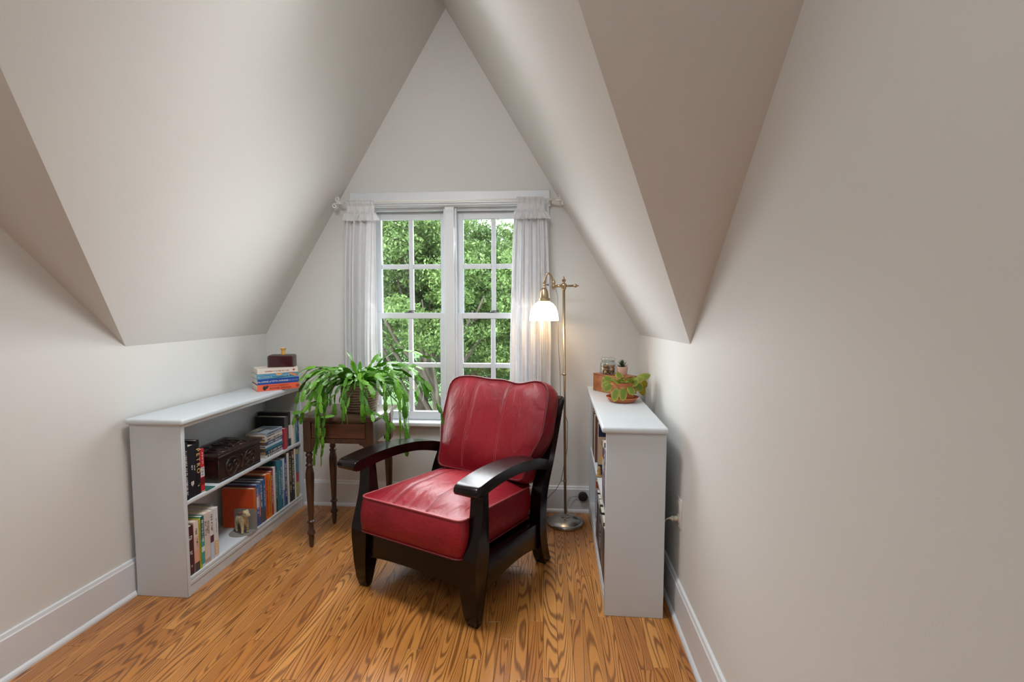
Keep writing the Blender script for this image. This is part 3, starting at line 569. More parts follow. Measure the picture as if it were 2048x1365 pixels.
# metal bookend and carved animal
be = thing('bookend', 'grey metal bookend with rounded top against the orange book', 'bookend', ML @ Vector((-.055, .512, ZL)), -math.atan(.0131))
prism('upright', [(-.065, 0), (.065, 0), (.065, .098)]+[(.047+.018*math.cos(a), .098+.018*math.sin(a)) for a in np.linspace(0, PI/2, 6)]+[(-.047+.018*math.cos(a), .098+.018*math.sin(a)) for a in np.linspace(PI/2, PI, 6)], 'y', -.0012, 0, M['steel'], be)
prism('foot_plate', [(.06*math.cos(a), -.045+.055*math.sin(a)) for a in np.linspace(PI, 2*PI, 14)]+[(.06, -.001), (-.06, -.001)], 'z', 0, .0015, M['steel'], be)
def creature():
    """small carved four-legged animal, one continuous skin, painted stripes"""
    a = thing('carved_animal', 'small carved wooden animal with ridged mane standing before the bookend', 'figurine', ML @ Vector((-.050, .470, ZL+.0018)), R(-28)); a.scale = (1.12,)*3
    J = {'hip': (-.022, 0, .066, .017), 'mid': (0, 0, .067, .017), 'chest': (.020, 0, .070, .018), 'neck': (.030, 0, .088, .012), 'head': (.040, 0, .102, .015), 'muz': (.058, 0, .097, .010), 'nose': (.066, 0, .094, .008),
         'earl': (.034, .011, .118, .004), 'earr': (.034, -.011, .118, .004)}
    for sx, px in (('f', .022), ('h', -.024)):
        for sy, py in (('l', .012), ('r', -.012)):
            J[sx+sy+'1'] = (px, py, .050, .010); J[sx+sy+'2'] = (px+(.003 if sx == 'f' else -.003), py, .026, .006); J[sx+sy+'3'] = (px+.001, py, .006, .0065); J[sx+sy+'4'] = (px+.007, py, .0045, .0055)
    E = [('hip', 'mid'), ('mid', 'chest'), ('chest', 'neck'), ('neck', 'head'), ('head', 'muz'), ('muz', 'nose'), ('head', 'earl'), ('head', 'earr')]
    for s in ('fl', 'fr', 'hl', 'hr'): E += [('chest' if s[0] == 'f' else 'hip', s+'1'), (s+'1', s+'2'), (s+'2', s+'3'), (s+'3', s+'4')]
    E += [('hip', 'tail1'), ('tail1', 'tail2')]; J['tail1'] = (-.040, 0, .072, .005); J['tail2'] = (-.048, 0, .052, .004)
    names = list(J); me = bpy.data.meshes.new('body'); me.from_pydata([J[k][:3] for k in names], [(names.index(p), names.index(q)) for p, q in E], [])
    o = link('body', me, mat('cream_carved_wood', (.50, .40, .24), .6, var=.35, vscale=60), a)
    sk = o.modifiers.new('skin', 'SKIN'); sv = me.skin_vertices[0].data
    for i, k in enumerate(names): sv[i].radius = (J[k][3], J[k][3])
    sv[0].use_root = True; ss = o.modifiers.new('sub', 'SUBSURF'); ss.levels = ss.render_levels = 2
    bm = bmesh.new()
    for i in range(6): add_tube(bm, [(.032-.010*i, -.008, .099-.0015*i), (.028-.010*i, 0, .112-.0045*i), (.032-.010*i, .008, .099-.0015*i)], .0035, 6)
    bmobj('ridged_mane', bm, mat('striped_brown', (.20, .09, .045), .6), a, True)
    for sy in (-1, 1):
        bm = bmesh.new(); bmesh.ops.create_icosphere(bm, subdivisions=1, radius=.0022, matrix=Matrix.Translation((.050, sy*.0115, .106))); bmobj('eye', bm, M['ink_k'], a)
    bm = bmesh.new()
    for z_ in (.016, .026, .036): add_tube(bm, [(.0225+.0075*math.cos(q), .012+.0078*math.sin(q), z_) for q in np.linspace(0, 2*PI, 12)], .0012, 5, False)
    bmobj('leg_stripe', bm, bpy.data.materials['striped_brown'], a)
    return a
creature()

# stack of hardbacks, box and ornament on top of the left bookcase
e1 = Vector((.745, .667, 0)); e2 = Vector((-.667, .745, 0)); p0 = Vector((-1.669, 2.751, .812))
def flat_book(z, t, ln, w, off, offb, c, lab, **k):
    """spine along e1 facing -e2, flat"""
    o = p0+e1*(off+ln/2)+e2*offb
    mt = Matrix(((-e2.x, 0, e1.x*-1, o.x), (-e2.y, 0, e1.y*-1, o.y), (0, 1, 0, z+t/2), (0, 0, 0, 1)))
    # columns: local x -> -e2 (spine faces the room), y -> up, z -> -e1 so that titles read left to right
    mt = Matrix(((-e2.x, 0, -e1.x, 0), (-e2.y, 0, -e1.y, 0), (0, 1, 0, 0), (0, 0, 0, 1)))
    mt = Matrix.Translation((o.x, o.y, z+t/2)) @ mt
    return book(lab, mt @ Matrix.Translation((0, 0, -ln/2)), t, ln, w, c, group='hardbacks stacked on the left bookcase', **k)
z = .8125
def words_flat(b, items, t, ln):
    cv = [c for c in b.children if c.name.startswith('cover')][0]
    for wd, pos, size, ink, yo in items: text(wd, size, Matrix.Translation((.0006, yo*t, ln*(1-pos))) @ Matrix(((0, 0, 1, 0), (0, 1, 0, 0), (-1, 0, 0, 0), (0, 0, 0, 1))), M[ink], cv, spacing=1.0)
    return cv
M['ink_dr'] = mat('brown_red_ink', (.35, .05, .03), .6); M['ink_b'] = mat('pale_blue_ink', (.35, .45, .75), .6)
b = flat_book(z, .037, .232, .155, 0, 0, (.80, .13, .065), 'coral red hardback with black name, bottom of the stack on the bookcase'); cv = words_flat(b, [('BONNIE GARMUS', .53, .0150, 'ink_k', -.2), ('LESSONS IN CHEMISTRY', .45, .0125, 'ink_dr', .22)], .037, .232)
boxes('teal_back', [((-.155, -.003), (-.0187, -.0185), (.001, .231)), ((-.155, -.003), (.0185, .0187), (.001, .231))], cmat((.03, .12, .14)), cv)
bm = bmesh.new(); add_prism(bm, [(.013*math.cos(a)-.002, .216-.022+.010*math.sin(a)) for a in np.linspace(0, 2*PI, 14)[:-1]], 'x', 0, .0004); add_prism(bm, [(.0, .188), (.012, .184), (.014, .176), (.004, .174), (-.008, .180)], 'x', .0001, .0005); bmobj('head_emblem', bm, M['ink_k'], cv)
prism('head_emblem', [(.008*math.cos(a)-.001, .012+.010*math.sin(a)) for a in np.linspace(0, 2*PI, 14)[:-1]], 'x', 0, .0004, M['ink_dr'], cv)
b = flat_book(z+.0375, .031, .228, .153, .002, .002, (.012, .065, .33), 'deep blue hardback with white title, second from bottom of the stack'); words_flat(b, [('the LIONS of FIFTH AVENUE', .36, .0135, 'ink_w', 0), ('FIONA DAVIS', .80, .0130, 'ink_b', 0)], .031, .228)
b = flat_book(z+.069, .030, .228, .152, -.001, .003, (.10, .33, .50), 'sea blue hardback with painted waves on its spine, third in the stack'); cv = [c for c in b.children if c.name.startswith('cover')][0]
bm = bmesh.new()
for kx, (c0, am, ph) in enumerate(((-.3, .2, 0), (.0, .25, 1.4))):
    P = [((c0+am*math.sin(ph+i*.55))*.030*.7, .01+i*.0145) for i in range(15)]
    add_prism(bm, P+[(p-.004, q) for p, q in P[::-1]], 'x', 0, .0004)
bmobj('wave_print', bm, cmat((.04, .14, .26)), cv)
prism('sun_print', [(.0145-.013*math.sin(a), .108+.02*math.cos(a)) for a in np.linspace(0, PI, 10)], 'x', 0, .0005, cmat((.72, .42, .20)), cv)
prism('land_print', [(-.012, .012), (.0, .004), (.013, .03), (.013, .06), (.002, .045)], 'x', 0, .0005, cmat((.58, .26, .16)), cv)
bm = bmesh.new(); glyphs(bm, .222, .15, -.003, .006, None, 5); glyphs(bm, .086, .05, -.001, .006, None, 8); o = bmobj('lettering', bm, M['ink_w'], cv); o.location.x = .0005; o['kind'] = 'stuff'
b = flat_book(z+.0995, .030, .222, .150, .002, .0, (.74, .67, .60), 'cream white hardback at the top of the stack under the maroon box'); cv = [c for c in b.children if c.name.startswith('cover')][0]
bm = bmesh.new(); glyphs(bm, .20, .05, -.001, .0065, None, 15, .75); o = bmobj('lettering', bm, M['ink_dr'], cv); o.location.x = .0003; o['kind'] = 'stuff'
bm = bmesh.new(); add_prism(bm, [(.006, .016), (-.006, .02), (-.004, .028), (.004, .030)], 'x', 0, .0004); bmobj('spine_emblem', bm, M['ink_dr'], cv)
zt_ = z+.1298
mb = thing('maroon_box', 'dark maroon box with rounded top edges on the stack of hardbacks', 'box', (-1.600, 2.905, zt_), R(15))
bm = bmesh.new(); hw, hh, r_ = .073, .072, .012
prof = [(-hw, 0), (hw, 0)]+[(hw-r_+r_*math.cos(a), hh-r_+r_*math.sin(a)) for a in np.linspace(0, PI/2, 5)]+[(-hw+r_+r_*math.cos(a), hh-r_+r_*math.sin(a)) for a in np.linspace(PI/2, PI, 5)]
add_prism(bm, prof, 'y', -.042, .042, .002); bmobj('case', bm, mat('dark_olive_case', (.085, .062, .048), .4), mb, True, 35)
prism('front_face', [(p*.90, .004+q*.90) for p, q in prof], 'y', -.0445, -.0415, mat('maroon_face', (.045, .007, .010), .3), mb, .001)
vs_ = thing('amber_vase', 'tiny amber yellow flared vase standing on the maroon box', 'ornament', (-1.592, 2.905, zt_+.0721))
lathe('vase_body', [(0, 0), (.012, 0), (.0135, .004), (.011, .016), (.0105, .022), (.0135, .030), (.0165, .038), (.0175, .040), (.015, .038), (.009, .024), (0, .022)], mat('amber_ceramic', (.66, .36, .07), .35), vs_, 20)
lathe('vase_rim', [(.0150, .0375), (.0178, .0395), (.0172, .0425), (.0145, .0405)], mat('pale_amber_rim', (.74, .55, .30), .35), vs_, 20)

# right bookcase contents
RS = Matrix(((-1, 0, 0, 0), (0, -1, 0, 0), (0, 0, 1, 0), (0, 0, 0, 1)))
def rb(label, y0, y1, z, h, w, col, xo=.012, lean=0, **k):
    c, t = Y(y0, y1); return book(label, MR @ Matrix.Translation((xo, c-2.051, z)) @ RS, t, h, w, col, lean=lean, **k)
GRU, GRL = 'books on the upper shelf of the right bookcase', 'books on the lower shelf of the right bookcase'
rb('grey-brown book with gold foot at the far end, upper right shelf', 2.985, 3.035, ZU, .262, .2, (.34, .28, .24), bands=((0, .3, (.48, .30, .08)),), marks=((.9, .4, 0, .3, 'ink_k'),), group=GRU)
rb('tan book with brown spine on the upper right shelf', 2.950, 2.984, ZU, .255, .2, (.40, .25, .16), bands=((0, .35, (.12, .06, .04)),), group=GRU)
rb('dark brown book with cream page edges, upper right shelf', 2.905, 2.949, ZU, .248, .2, (.06, .03, .025), .010, group=GRU)
rb('black book with gold edges on the upper right shelf', 2.845, 2.904, ZU, .262, .2, (.018, .018, .022), .010, group=GRU)
rb('cream white book left of the big tan cover, upper right shelf', 2.800, 2.844, ZU, .258, .2, (.66, .56, .44), .010, group=GRU)
rb('reddish brown book against the big tan cover, upper right shelf', 2.770, 2.799, ZU, .262, .2, (.16, .07, .05), .010, group=GRU)
bt = rb('large tan book showing its cover with dark blue head and foot', 2.560, 2.605, ZU, .268, .2, (.30, .26, .2), .010, group=GRU)
cv = [c for c in bt.children if c.name.startswith('cover')][0]; t_ = .0442; fy_ = t_/2   # after the half turn, +y faces the room
box('cover_print', (-.2, -.001), (fy_, fy_+.0006), (.20, .267), cmat((.015, .018, .05)), cv); box('cover_print', (-.2, -.001), (fy_, fy_+.0006), (.001, .055), cmat((.015, .018, .05)), cv)
box('cover_print', (-.2, -.001), (fy_, fy_+.0004), (.055, .21), cmat((.55, .40, .27)), cv)
# frame for words on the face +y of the turned book: reads along -x, up z
FC = Matrix(((-1, 0, 0, 0), (0, 0, 1, 0), (0, 1, 0, 0), (0, 0, 0, 1)))
text('D', .034, Matrix.Translation((-.028, fy_+.0008, .165)) @ FC, M['ink_k'], cv); text('JI', .034, Matrix.Translation((-.030, fy_+.0008, .135)) @ FC, M['ink_k'], cv)
prism('cover_figure', [(-.012, .070), (-.022, .085), (-.030, .118), (-.018, .112), (-.008, .088)], 'y', fy_+.0004, fy_+.0009, cmat((.75, .38, .06)), cv)
bo = thing('small_carving', 'small gold and brown carving leaning at the foot of the tan cover', 'figurine', MR @ Vector((.012, .478, ZU)), .3)
lathe('carving_body', [(0, 0), (.013, 0), (.015, .006), (.009, .020), (.011, .030), (.007, .040), (.0085, .046), (.005, .054), (0, .056)], mat('gilt_wood', (.45, .27, .09), .4, var=.4, vscale=80), bo, 14)
rb('grey book with white and navy block, upper right shelf behind end panel', 2.195, 2.255, ZU, .268, .19, (.30, .28, .30), .004, bands=((.72, .9, (.03, .03, .12)), (.9, 1, (.7, .66, .6)), (.5, .7, (.55, .55, .42)), (.2, .5, (.26, .16, .18))), group=GRU)
rb('dusky purple book next to the end panel, upper right shelf', 2.135, 2.194, ZU, .250, .19, (.18, .13, .15), .004, marks=((.9, .3, 0, .3, 'ink_w'),), group=GRU)
rb('dark slate book against the end panel, upper right shelf', 2.075, 2.134, ZU, .240, .19, (.07, .07, .09), .004, marks=((.8, .3, 0, .3, 'ink_w'),), group=GRU)
rb('rust red binder showing its side at the far end, lower right shelf', 2.820, 2.860, ZL, .225, .2, (.42, .10, .03), .022, group=GRL)
bx = [o for o in bpy.data.objects if o.get('label', '').startswith('rust red binder')][0]
box('dark_lower_cover', (-.2, .0004), (-.0205, .0204), (.001, .165), cmat((.07, .055, .05)), [c for c in bx.children if c.name.startswith('cover')][0])
for lab, y0, y1, h, c, k in (('lavender white slim book on the lower right shelf', 2.600, 2.625, .255, (.52, .48, .60), dict(bands=((0, .3, (.24, .12, .16)),))),
    ('dark purple book on the lower right shelf', 2.545, 2.598, .262, (.06, .045, .07), dict(bands=((0, .35, (.22, .10, .14)),), marks=((.9, .4, 0, .3, 'ink_w'),))),
    ('black book with blue top mark on the lower right shelf', 2.470, 2.543, .258, (.012, .012, .014), dict(bands=((.9, 1, (.1, .25, .4)), (0, .12, (.3, .22, .24))))),
    ('olive brown book on the lower right shelf', 2.390, 2.468, .262, (.10, .09, .07), dict(bands=((.92, 1, (.6, .56, .46)),))),
    ('second black book on the lower right shelf, beside the olive one', 2.310, 2.388, .255, (.014, .013, .014), dict(marks=((.9, .3, 0, .25, 'ink_w'),))),
    ('taupe grey tall book on the lower right shelf', 2.215, 2.308, .248, (.16, .13, .11), dict(bands=((.9, 1, (.5, .46, .36)),))),
    ('dark brown book closest to the end panel on the lower right shelf', 2.075, 2.213, .236, (.06, .045, .04), dict())):
    rb(lab, y0, y1, ZL, h, .19, c, .006, group=GRL, **k)

# ------------------------------------------------------------------ things on the right bookcase
zt2 = .8122
wb = thing('wooden_box', 'orange-brown wooden box turned at an angle on the right bookcase', 'box', (.269, 2.947, zt2), math.atan2(-.187, .13))
WL = .225
box('body', (0, WL), (0, .128), (0, .095), M['box_wood'], wb, .003, 2)
box('lid', (-.001, WL+.001), (-.001, .129), (.0955, .103), M['box_wood'], wb, .002)
ztb = zt2+.103
jr = thing('glass_jar', 'clear glass jar of mixed nuts with glass lid on the wooden box', 'jar', (.350, 2.905, ztb+.0005))
JR = .046
lathe('jar_body', [(0, 0), (JR-.006, 0), (JR, .006), (JR, .060), (JR-.003, .066), (JR-.010, .072), (JR-.010, .078), (JR-.0125, .078), (JR-.0125, .071), (JR-.0055, .064), (JR-.0025, .058), (JR-.0025, .008), (JR-.008, .003), (0, .003)], M['jar'], jr, 32)
lathe('jar_lid', [(0, .079), (JR-.006, .079), (JR-.004, .082), (JR-.004, .086), (JR-.006, .092), (JR-.009, .095), (0, .095)], M['jar'], jr, 32)
tube('clamp_wire', [((JR-.008)*math.cos(a), (JR-.008)*math.sin(a), .0755) for a in np.linspace(0, 2*PI, 30)[:-1]], .0016, M['nickel'], jr, 6, True)
nutm = [mat('hazelnut_shell', (.16, .055, .03), .4, var=.3, vscale=40), mat('almond_skin', (.30, .13, .05), .6, var=.3, vscale=60), mat('walnut_shell', (.50, .30, .13), .6, var=.3, vscale=50)]
nut_me = []
for k in range(3):
    bm = bmesh.new(); bmesh.ops.create_icosphere(bm, subdivisions=2, radius=.0095)
    for v in bm.verts:
        n_ = noise.noise(v.co*220+Vector((k*9, 0, 0))); v.co *= 1+(.05, .05, .14)[k]*n_; v.co.x *= (1, 1.35, 1.15)[k]; v.co.z *= (1.05, .62, .95)[k]
    me = bpy.data.meshes.new('nut'); bm.to_mesh(me); bm.free(); me.materials.append(nutm[k]); me.polygons.foreach_set('use_smooth', [True]*len(me.polygons)); nut_me.append(me)
nl = ('dark round nut in the glass jar', 'brown oval nut in the glass jar', 'light brown wrinkled nut in the glass jar')
for lay, (zz, rr, cnt, off) in enumerate(((.0125, .030, 8, .2), (.0125, .009, 2, 1.0), (.0285, .031, 8, .5), (.0285, .010, 2, 2.2), (.0445, .030, 7, .1), (.0455, .009, 2, .4))):
    for i in range(cnt):
        k = (i*2+lay+(i*i) % 3) % 3; a = off+2*PI*i/cnt
        o = link('nut', nut_me[k], None); o.location = (.350+rr*math.cos(a), 2.905+rr*math.sin(a), ztb+zz+.0012); o.rotation_euler = (random.uniform(-.3, .3), random.uniform(-.3, .3), a+PI/2)
        tag(o, nl[k], 'nut', 'nuts in the glass jar')
sp_ = thing('potted_succulent', 'small dark green spiky succulent in a pale pink pot on the wooden box', 'plant', (.425, 2.868, ztb+.0005))
lathe('pot', [(0, 0), (.026, 0), (.0275, .003), (.0335, .044), (.034, .048), (.0305, .048), (.029, .042), (0, .041)], mat('pale_pink_pot', (.66, .47, .38), .55), sp_, 24)
lathe('soil', [(0, .0425), (.0288, .042), (.0288, .0425), (0, .044)], M['soil'], sp_, 16)
def spike(L, w, th):
    v = []; f = []; st = (0, .25, .5, .75, 1)
    for s in st:
        k = (1-s**1.6)*(.55+.9*s*(1-s)*1.5)
        v += [(L*s, -w*k, .15*L*s*s), (L*s, 0, .15*L*s*s+th*k), (L*s, w*k, .15*L*s*s), (L*s, 0, .15*L*s*s-th*k)]
    for i in range(4):
        for j in range(4): f.append((4*i+j, 4*i+(j+1) % 4, 4*i+4+(j+1) % 4, 4*i+4+j))
    me = bpy.data.meshes.new('leaf'); me.from_pydata(v, [], f); me.materials.append(M['succulent']); return me
spk = spike(.042, .0055, .003)
for lay, (cnt, el, sc, zz) in enumerate(((8, .25, .95, .045), (7, .7, 1.0, .048), (6, 1.05, .95, .050), (4, 1.35, .9, .052))):
    for i in range(cnt):
        o = link('leaf', spk, None, sp_); a = 2*PI*(i+lay*.37)/cnt; o.matrix_local = Matrix.Translation((0, 0, zz)) @ Matrix.Rotation(a, 4, 'Z') @ Matrix.Rotation(-el, 4, 'Y') @ Matrix.Scale(sc, 4)
sc_ = thing('saucer', 'terracotta saucer under the yellow-leaved plant on the right bookcase', 'saucer', (.389, 2.606, zt2))
lathe('dish', [(0, .001), (.060, .001), (.064, .003), (.080, .022), (.084, .0245), (.083, .027), (.078, .0255), (.061, .008), (0, .006)], M['terracotta'], sc_, 40)
vp = thing('potted_violet', 'ridged terracotta pot with yellow-edged green leaves on the right bookcase', 'plant', (.389, 2.606, zt2+.0065))
prof = [(0, 0), (.048, 0), (.051, .003)]
for i in range(11): zz = .010+i*.0075; rr = .0535+.011*min(1, i/6); prof += [(rr, zz), (rr+.0022, zz+.0028), (rr, zz+.0058)]
prof += [(.066, .094), (.067, .097), (.062, .097), (.060, .088), (0, .086)]
lathe('pot', prof, M['terracotta'], vp, 40, angle=60); lathe('soil', [(0, .0865), (.0605, .0865), (.0605, .087), (0, .090)], M['soil'], vp, 20)
def violet_leaf(L, Wd, pet, droop, curl, m, nm='leaf'):
    """round leaf on a petiole along +x, arching over"""
    bm = bmesh.new(); la = bm.verts.layers.float.new('edge'); pts = []
    def path(s):          # s in metres along stem+leaf
        tot = pet+L; k = s/tot
        return Vector((s*(1-.28*droop*k), 0, s*(.55-.25*droop)-droop*.95*tot*k*k*.6))
    add_tube(bm, [path(pet*t) for t in np.linspace(0, 1.05, 6)], [.0022]*6, 5)
    NX, NY = 8, 6; G = []
    for i in range(NX+1):
        t = i/NX; c = path(pet+L*t); wv = Wd*math.sqrt(max(0, 1-(2*t-1)**2))*(1.08-.25*t) if 0 < i < NX else .001
        row = []
        for j in range(NY+1):
            u = 2*j/NY-1; e = max(abs(u)**2, abs(2*t-1)**3)
            v = bm.verts.new(c+Vector((0, u*wv, -curl*wv*u*u+.0012*math.cos(9*u)*(1-abs(u))))); v[la] = e*.6; row.append(v)
        G.append(row)
    top = []
    for i in range(NX):
        for j in range(NY): top.append(bm.faces.new((G[i][j], G[i][j+1], G[i+1][j+1], G[i+1][j])))
    bmesh.ops.solidify(bm, geom=top, thickness=.0016)
    return bmobj(nm, bm, m, vp, True)
VV, VY = M['violet'], M['violet_y']
VL = [(-95, .060, .022, .066, 1.45, VV), (-68, .058, .024, .070, 1.15, VV), (-122, .062, .023, .068, 1.5, VV), (-142, .058, .022, .066, 1.25, VV), (-165, .055, .020, .074, .95, VV),
      (-40, .056, .026, .070, 1.15, VV), (-24, .068, .036, .082, 1.25, VY), (6, .066, .032, .088, .75, VY), (38, .055, .026, .070, .6, VV), (70, .05, .024, .065, .6, VV), (105, .052, .025, .065, .6, VV), (140, .05, .025, .065, .6, VV), (172, .055, .024, .06, .6, VV),
      (-85, .050, .027, .036, .45, VV), (-30, .052, .026, .040, .35, VV), (-135, .050, .025, .036, .35, VV), (25, .05, .022, .055, -.25, VV), (160, .048, .024, .038, .15, VV), (95, .045, .022, .034, 0, VV), (-60, .040, .020, .024, 0, VV), (-105, .044, .022, .02, .1, VV), (-10, .05, .024, .05, .1, VV)]
for ang, L, w, pt, dr, m_ in VL:
    o = violet_leaf(L, w, pt, dr, .25, m_); o.matrix_local = Matrix.Translation((.012*math.cos(R(ang)), .012*math.sin(R(ang)), .092)) @ Matrix.Rotation(R(ang), 4, 'Z') @ Matrix.Rotation(random.uniform(-.15, .15)+(.85 if abs(ang) < 50 else -.7 if abs(ang) > 130 else 0), 4, 'X')

# ------------------------------------------------------------------ drawer table
tb = thing('side_table', 'small antique wooden side table with drawer and turned legs', 'side table', (-1.104, 2.535, 0))
ZT = .722; hw = .191; TD = .335
bm = bmesh.new(); add_box(bm, (-hw-.022, hw+.022), (-.022, TD+.02), (ZT-.020, ZT), .003, 2); bmobj('tabletop', bm, M['walnut_top'], tb, True, 40)
for lx in (-hw+.021, hw-.021):
    for ly in (.021, TD-.021):
        bm = bmesh.new(); add_box(bm, (lx-.021, lx+.021), (ly-.021, ly+.021), (.530, ZT-.020), .002)
        add_lathe(bm, [(0, .531), (.016, .531), (.0185, .526), (.0135, .520), (.0195, .512), (.0195, .505), (.0140, .498), (.0165, .485), (.0175, .474), (.0130, .464), (.0205, .455), (.0205, .450), (.0150, .444), (.0180, .430), (.0225, .405), (.0225, .385),
                       (.0205, .33), (.0175, .25), (.0145, .170), (.0130, .150), (.0205, .144), (.0205, .138), (.0130, .130), (.0140, .095), (.0205, .085), (.0215, .078), (.0205, .072), (.0130, .066), (.0150, .050), (.0105, .008), (.0090, 0), (0, 0)], 20, (lx, ly, 0))
        bmobj('leg', bm, M['walnut'], tb, True, 40)
def rail_poly(a, b, top, bot, br):
    n = 8; P = [(a, top), (b, top), (b, bot-br)]
    P += [(b-.006, bot-br), (b-.010, bot-br*.62), (b-.020, bot-br*.30), (b-.034, bot-br*.22), (b-.038, bot)]
    P += [(a+.038, bot), (a+.034, bot-br*.22), (a+.020, bot-br*.30), (a+.010, bot-br*.62), (a+.006, bot-br), (a, bot-br)]
    return P
ix = hw-.042
prism('front_rail', rail_poly(-ix, ix, .602, .578, .034), 'y', .004, .022, M['walnut'], tb)
box('top_rail', (-ix, ix), (.004, .022), (.688, ZT-.02), M['walnut'], tb)
prism('side_rail', rail_poly(.042, TD-.042, ZT-.02, .578, .034), 'x', -hw+.004, -hw+.02, M['walnut'], tb); prism('side_rail', rail_poly(.042, TD-.042, ZT-.02, .578, .034), 'x', hw-.02, hw-.004, M['walnut'], tb)
prism('back_rail', rail_poly(-ix, ix, ZT-.02, .578, .034), 'y', TD-.02, TD-.004, M['walnut'], tb)
dr = box('drawer', (-ix+.002, ix-.002), (.006, .28), (.604, .686), M['drawer'], tb, .002)

# ------------------------------------------------------------------ trailing cactus
PC = Vector((-1.040, 2.700, ZT))
ct = thing('potted_cactus', 'trailing green forest cactus in a ridged brown pot on the side table', 'plant', PC)
prof = [(0, 0), (.078, 0), (.084, .004)]
for i in range(10): zz = .008+i*.0142; rr = .086+.016*math.sin(min(1, i/7)*PI/2); prof += [(rr, zz), (rr+.004, zz+.004), (rr+.0035, zz+.010), (rr, zz+.0138)]
prof += [(.104, .152), (.105, .158), (.098, .158), (.095, .146), (0, .144)]
lathe('pot', prof, mat('ridged_brown_pot', (.19, .125, .085), .7, var=.35, vscale=22, stretch=(1, 1, 5), bump=.4, bscale=40), ct, 36, angle=60)
lathe('soil', [(0, .1445), (.0955, .1445), (.0955, .146), (0, .150)], M['soil'], ct, 20)
def seg_mesh(k):
    """flat notched cactus joint of unit length along +x"""
    st = [(0, .05), (.10, .13), (.26, .19), (.33, .155), (.50, .215), (.58, .175), (.76, .205), (.84, .15), (1.0, .09)]
    v = []; f = []
    for s, w in st:
        w *= (.95, 1.1, .85)[k]; bz = .10*math.sin(s*PI)*(1, .5, -.4)[k]
        v += [(s, -w, bz), (s, 0, bz+.035), (s, w, bz), (s, 0, bz-.035)]
    for i in range(len(st)-1):
        for j in range(4): f.append((4*i+j, 4*i+(j+1) % 4, 4*i+4+(j+1) % 4, 4*i+4+j))
    f += [(3, 2, 1, 0), tuple(4*(len(st)-1)+j for j in range(4))]
    me = bpy.data.meshes.new('leaf_joint'); me.from_pydata(v, [], f); me.materials.append(M['cactus']); return me
SEG = [seg_mesh(k) for k in range(3)]
def chair_hit(p): return False
segs = []
rc = random.Random(21)
def grow(p, az, el, n, L, bend, depth=0):
    p = Vector(p)
    for i in range(n):
        d = Vector((math.cos(az)*math.cos(el), math.sin(az)*math.cos(el), math.sin(el))); l_ = L*rc.uniform(.85, 1.15); q = p+d*l_
        w = q+PC
        over = abs(w.x-tb.location.x) < hw+.03 and 2.505 < w.y < 2.90
        if over and w.z < ZT+.008:
            # run along the table top towards its edge instead of sinking in
            if p.z < .004: return
            el = max(el, -.05); d = Vector((math.cos(az), math.sin(az), 0)); q = p+d*l_; q.z = max(q.z, .009)
        if (Vector((q.x, q.y, 0))).length < .112 and q.z < .155: el = .1; q.z = max(q.z, .165)
        if w.y > 3.03: return
        if w.x < -1.36: az += .6 if math.sin(az) < 0 else -.6
        segs.append((p.copy(), q.copy(), rc.uniform(-1.1, 1.1), rc.randrange(3)))
        if depth < 2 and i >= 1 and rc.random() < .2: grow(q, az+rc.choice((-1, 1))*rc.uniform(.35, .8), el+.15, max(2, n-i-2), L*.95, bend, depth+1)
        p = q; el = max(el-bend*rc.uniform(.7, 1.3), -1.52); az += rc.uniform(-.28, .28)
for i in range(44):
    a = 2*PI*i/44+rc.uniform(-.1, .1); front = math.sin(a) < .25
    n = rc.randint(4, 7) if front else rc.randint(3, 4)
    grow((.03*math.cos(a), .03*math.sin(a), .155), a, rc.uniform(.35, 1.1), n, rc.uniform(.048, .062), rc.uniform(.34, .55))
for i in range(16):     # short joints that cover the pot
    a = -PI+PI*i/15+rc.uniform(-.1, .1)
    grow((.07*math.cos(a), .07*math.sin(a), .158), a, rc.uniform(.1, .5), rc.randint(2, 4), .055, rc.uniform(.6, .85))
for a, el, n, L, b_ in ((-.1, .75, 9, .06, .5), (-.3, .8, 9, .06, .52), (-.5, .8, 9, .06, .5), (.05, .7, 8, .06, .5), (-.2, .6, 9, .06, .46), (-.15, 1.0, 8, .062, .34), (-.35, .9, 9, .062, .36), (-.02, .9, 8, .064, .36), (.15, .8, 7, .06, .34), (-.25, .7, 8, .062, .36), (-1.75, .9, 8, .062, .45), (-2.0, .9, 10, .062, .44), (-1.5, .8, 7, .062, .46), (-1.2, .9, 7, .062, .44), (2.6, 1.2, 3, .06, .2), (.6, 1.25, 3, .06, .16), (1.9, 1.35, 2, .06, .05), (-2.4, 1.45, 2, .06, .05), (3.4, .8, 6, .06, .32), (3.8, .8, 7, .06, .33), (4.1, .8, 7, .06, .36)):
    grow((.02*math.cos(a), .02*math.sin(a), .155), a, el, n, L, b_)
def seg_matrix(p, q, tw):
    x = (q-p); L = x.length; x.normalize(); y = Vector((0, 0, 1)).cross(x); y = y.normalized() if y.length > 1e-3 else Vector((0, 1, 0)); z_ = x.cross(y)
    return Matrix.Translation(p) @ Matrix(((x.x, y.x, z_.x, 0), (x.y, y.y, z_.y, 0), (x.z, y.z, z_.z, 0), (0, 0, 0, 1))) @ Matrix.Rotation(tw, 4, 'X') @ Matrix.Diagonal((L*1.06, L*1.0, L*.8, 1))
camp = Vector((0, 0, CAMZ)); segs.sort(key=lambda s: ((s[0]+PC)-camp).length)
for p, q, tw, k in segs[:300]:
    o = link('leaf_joint', SEG[k], None, ct); o.matrix_local = seg_matrix(p, q, tw)
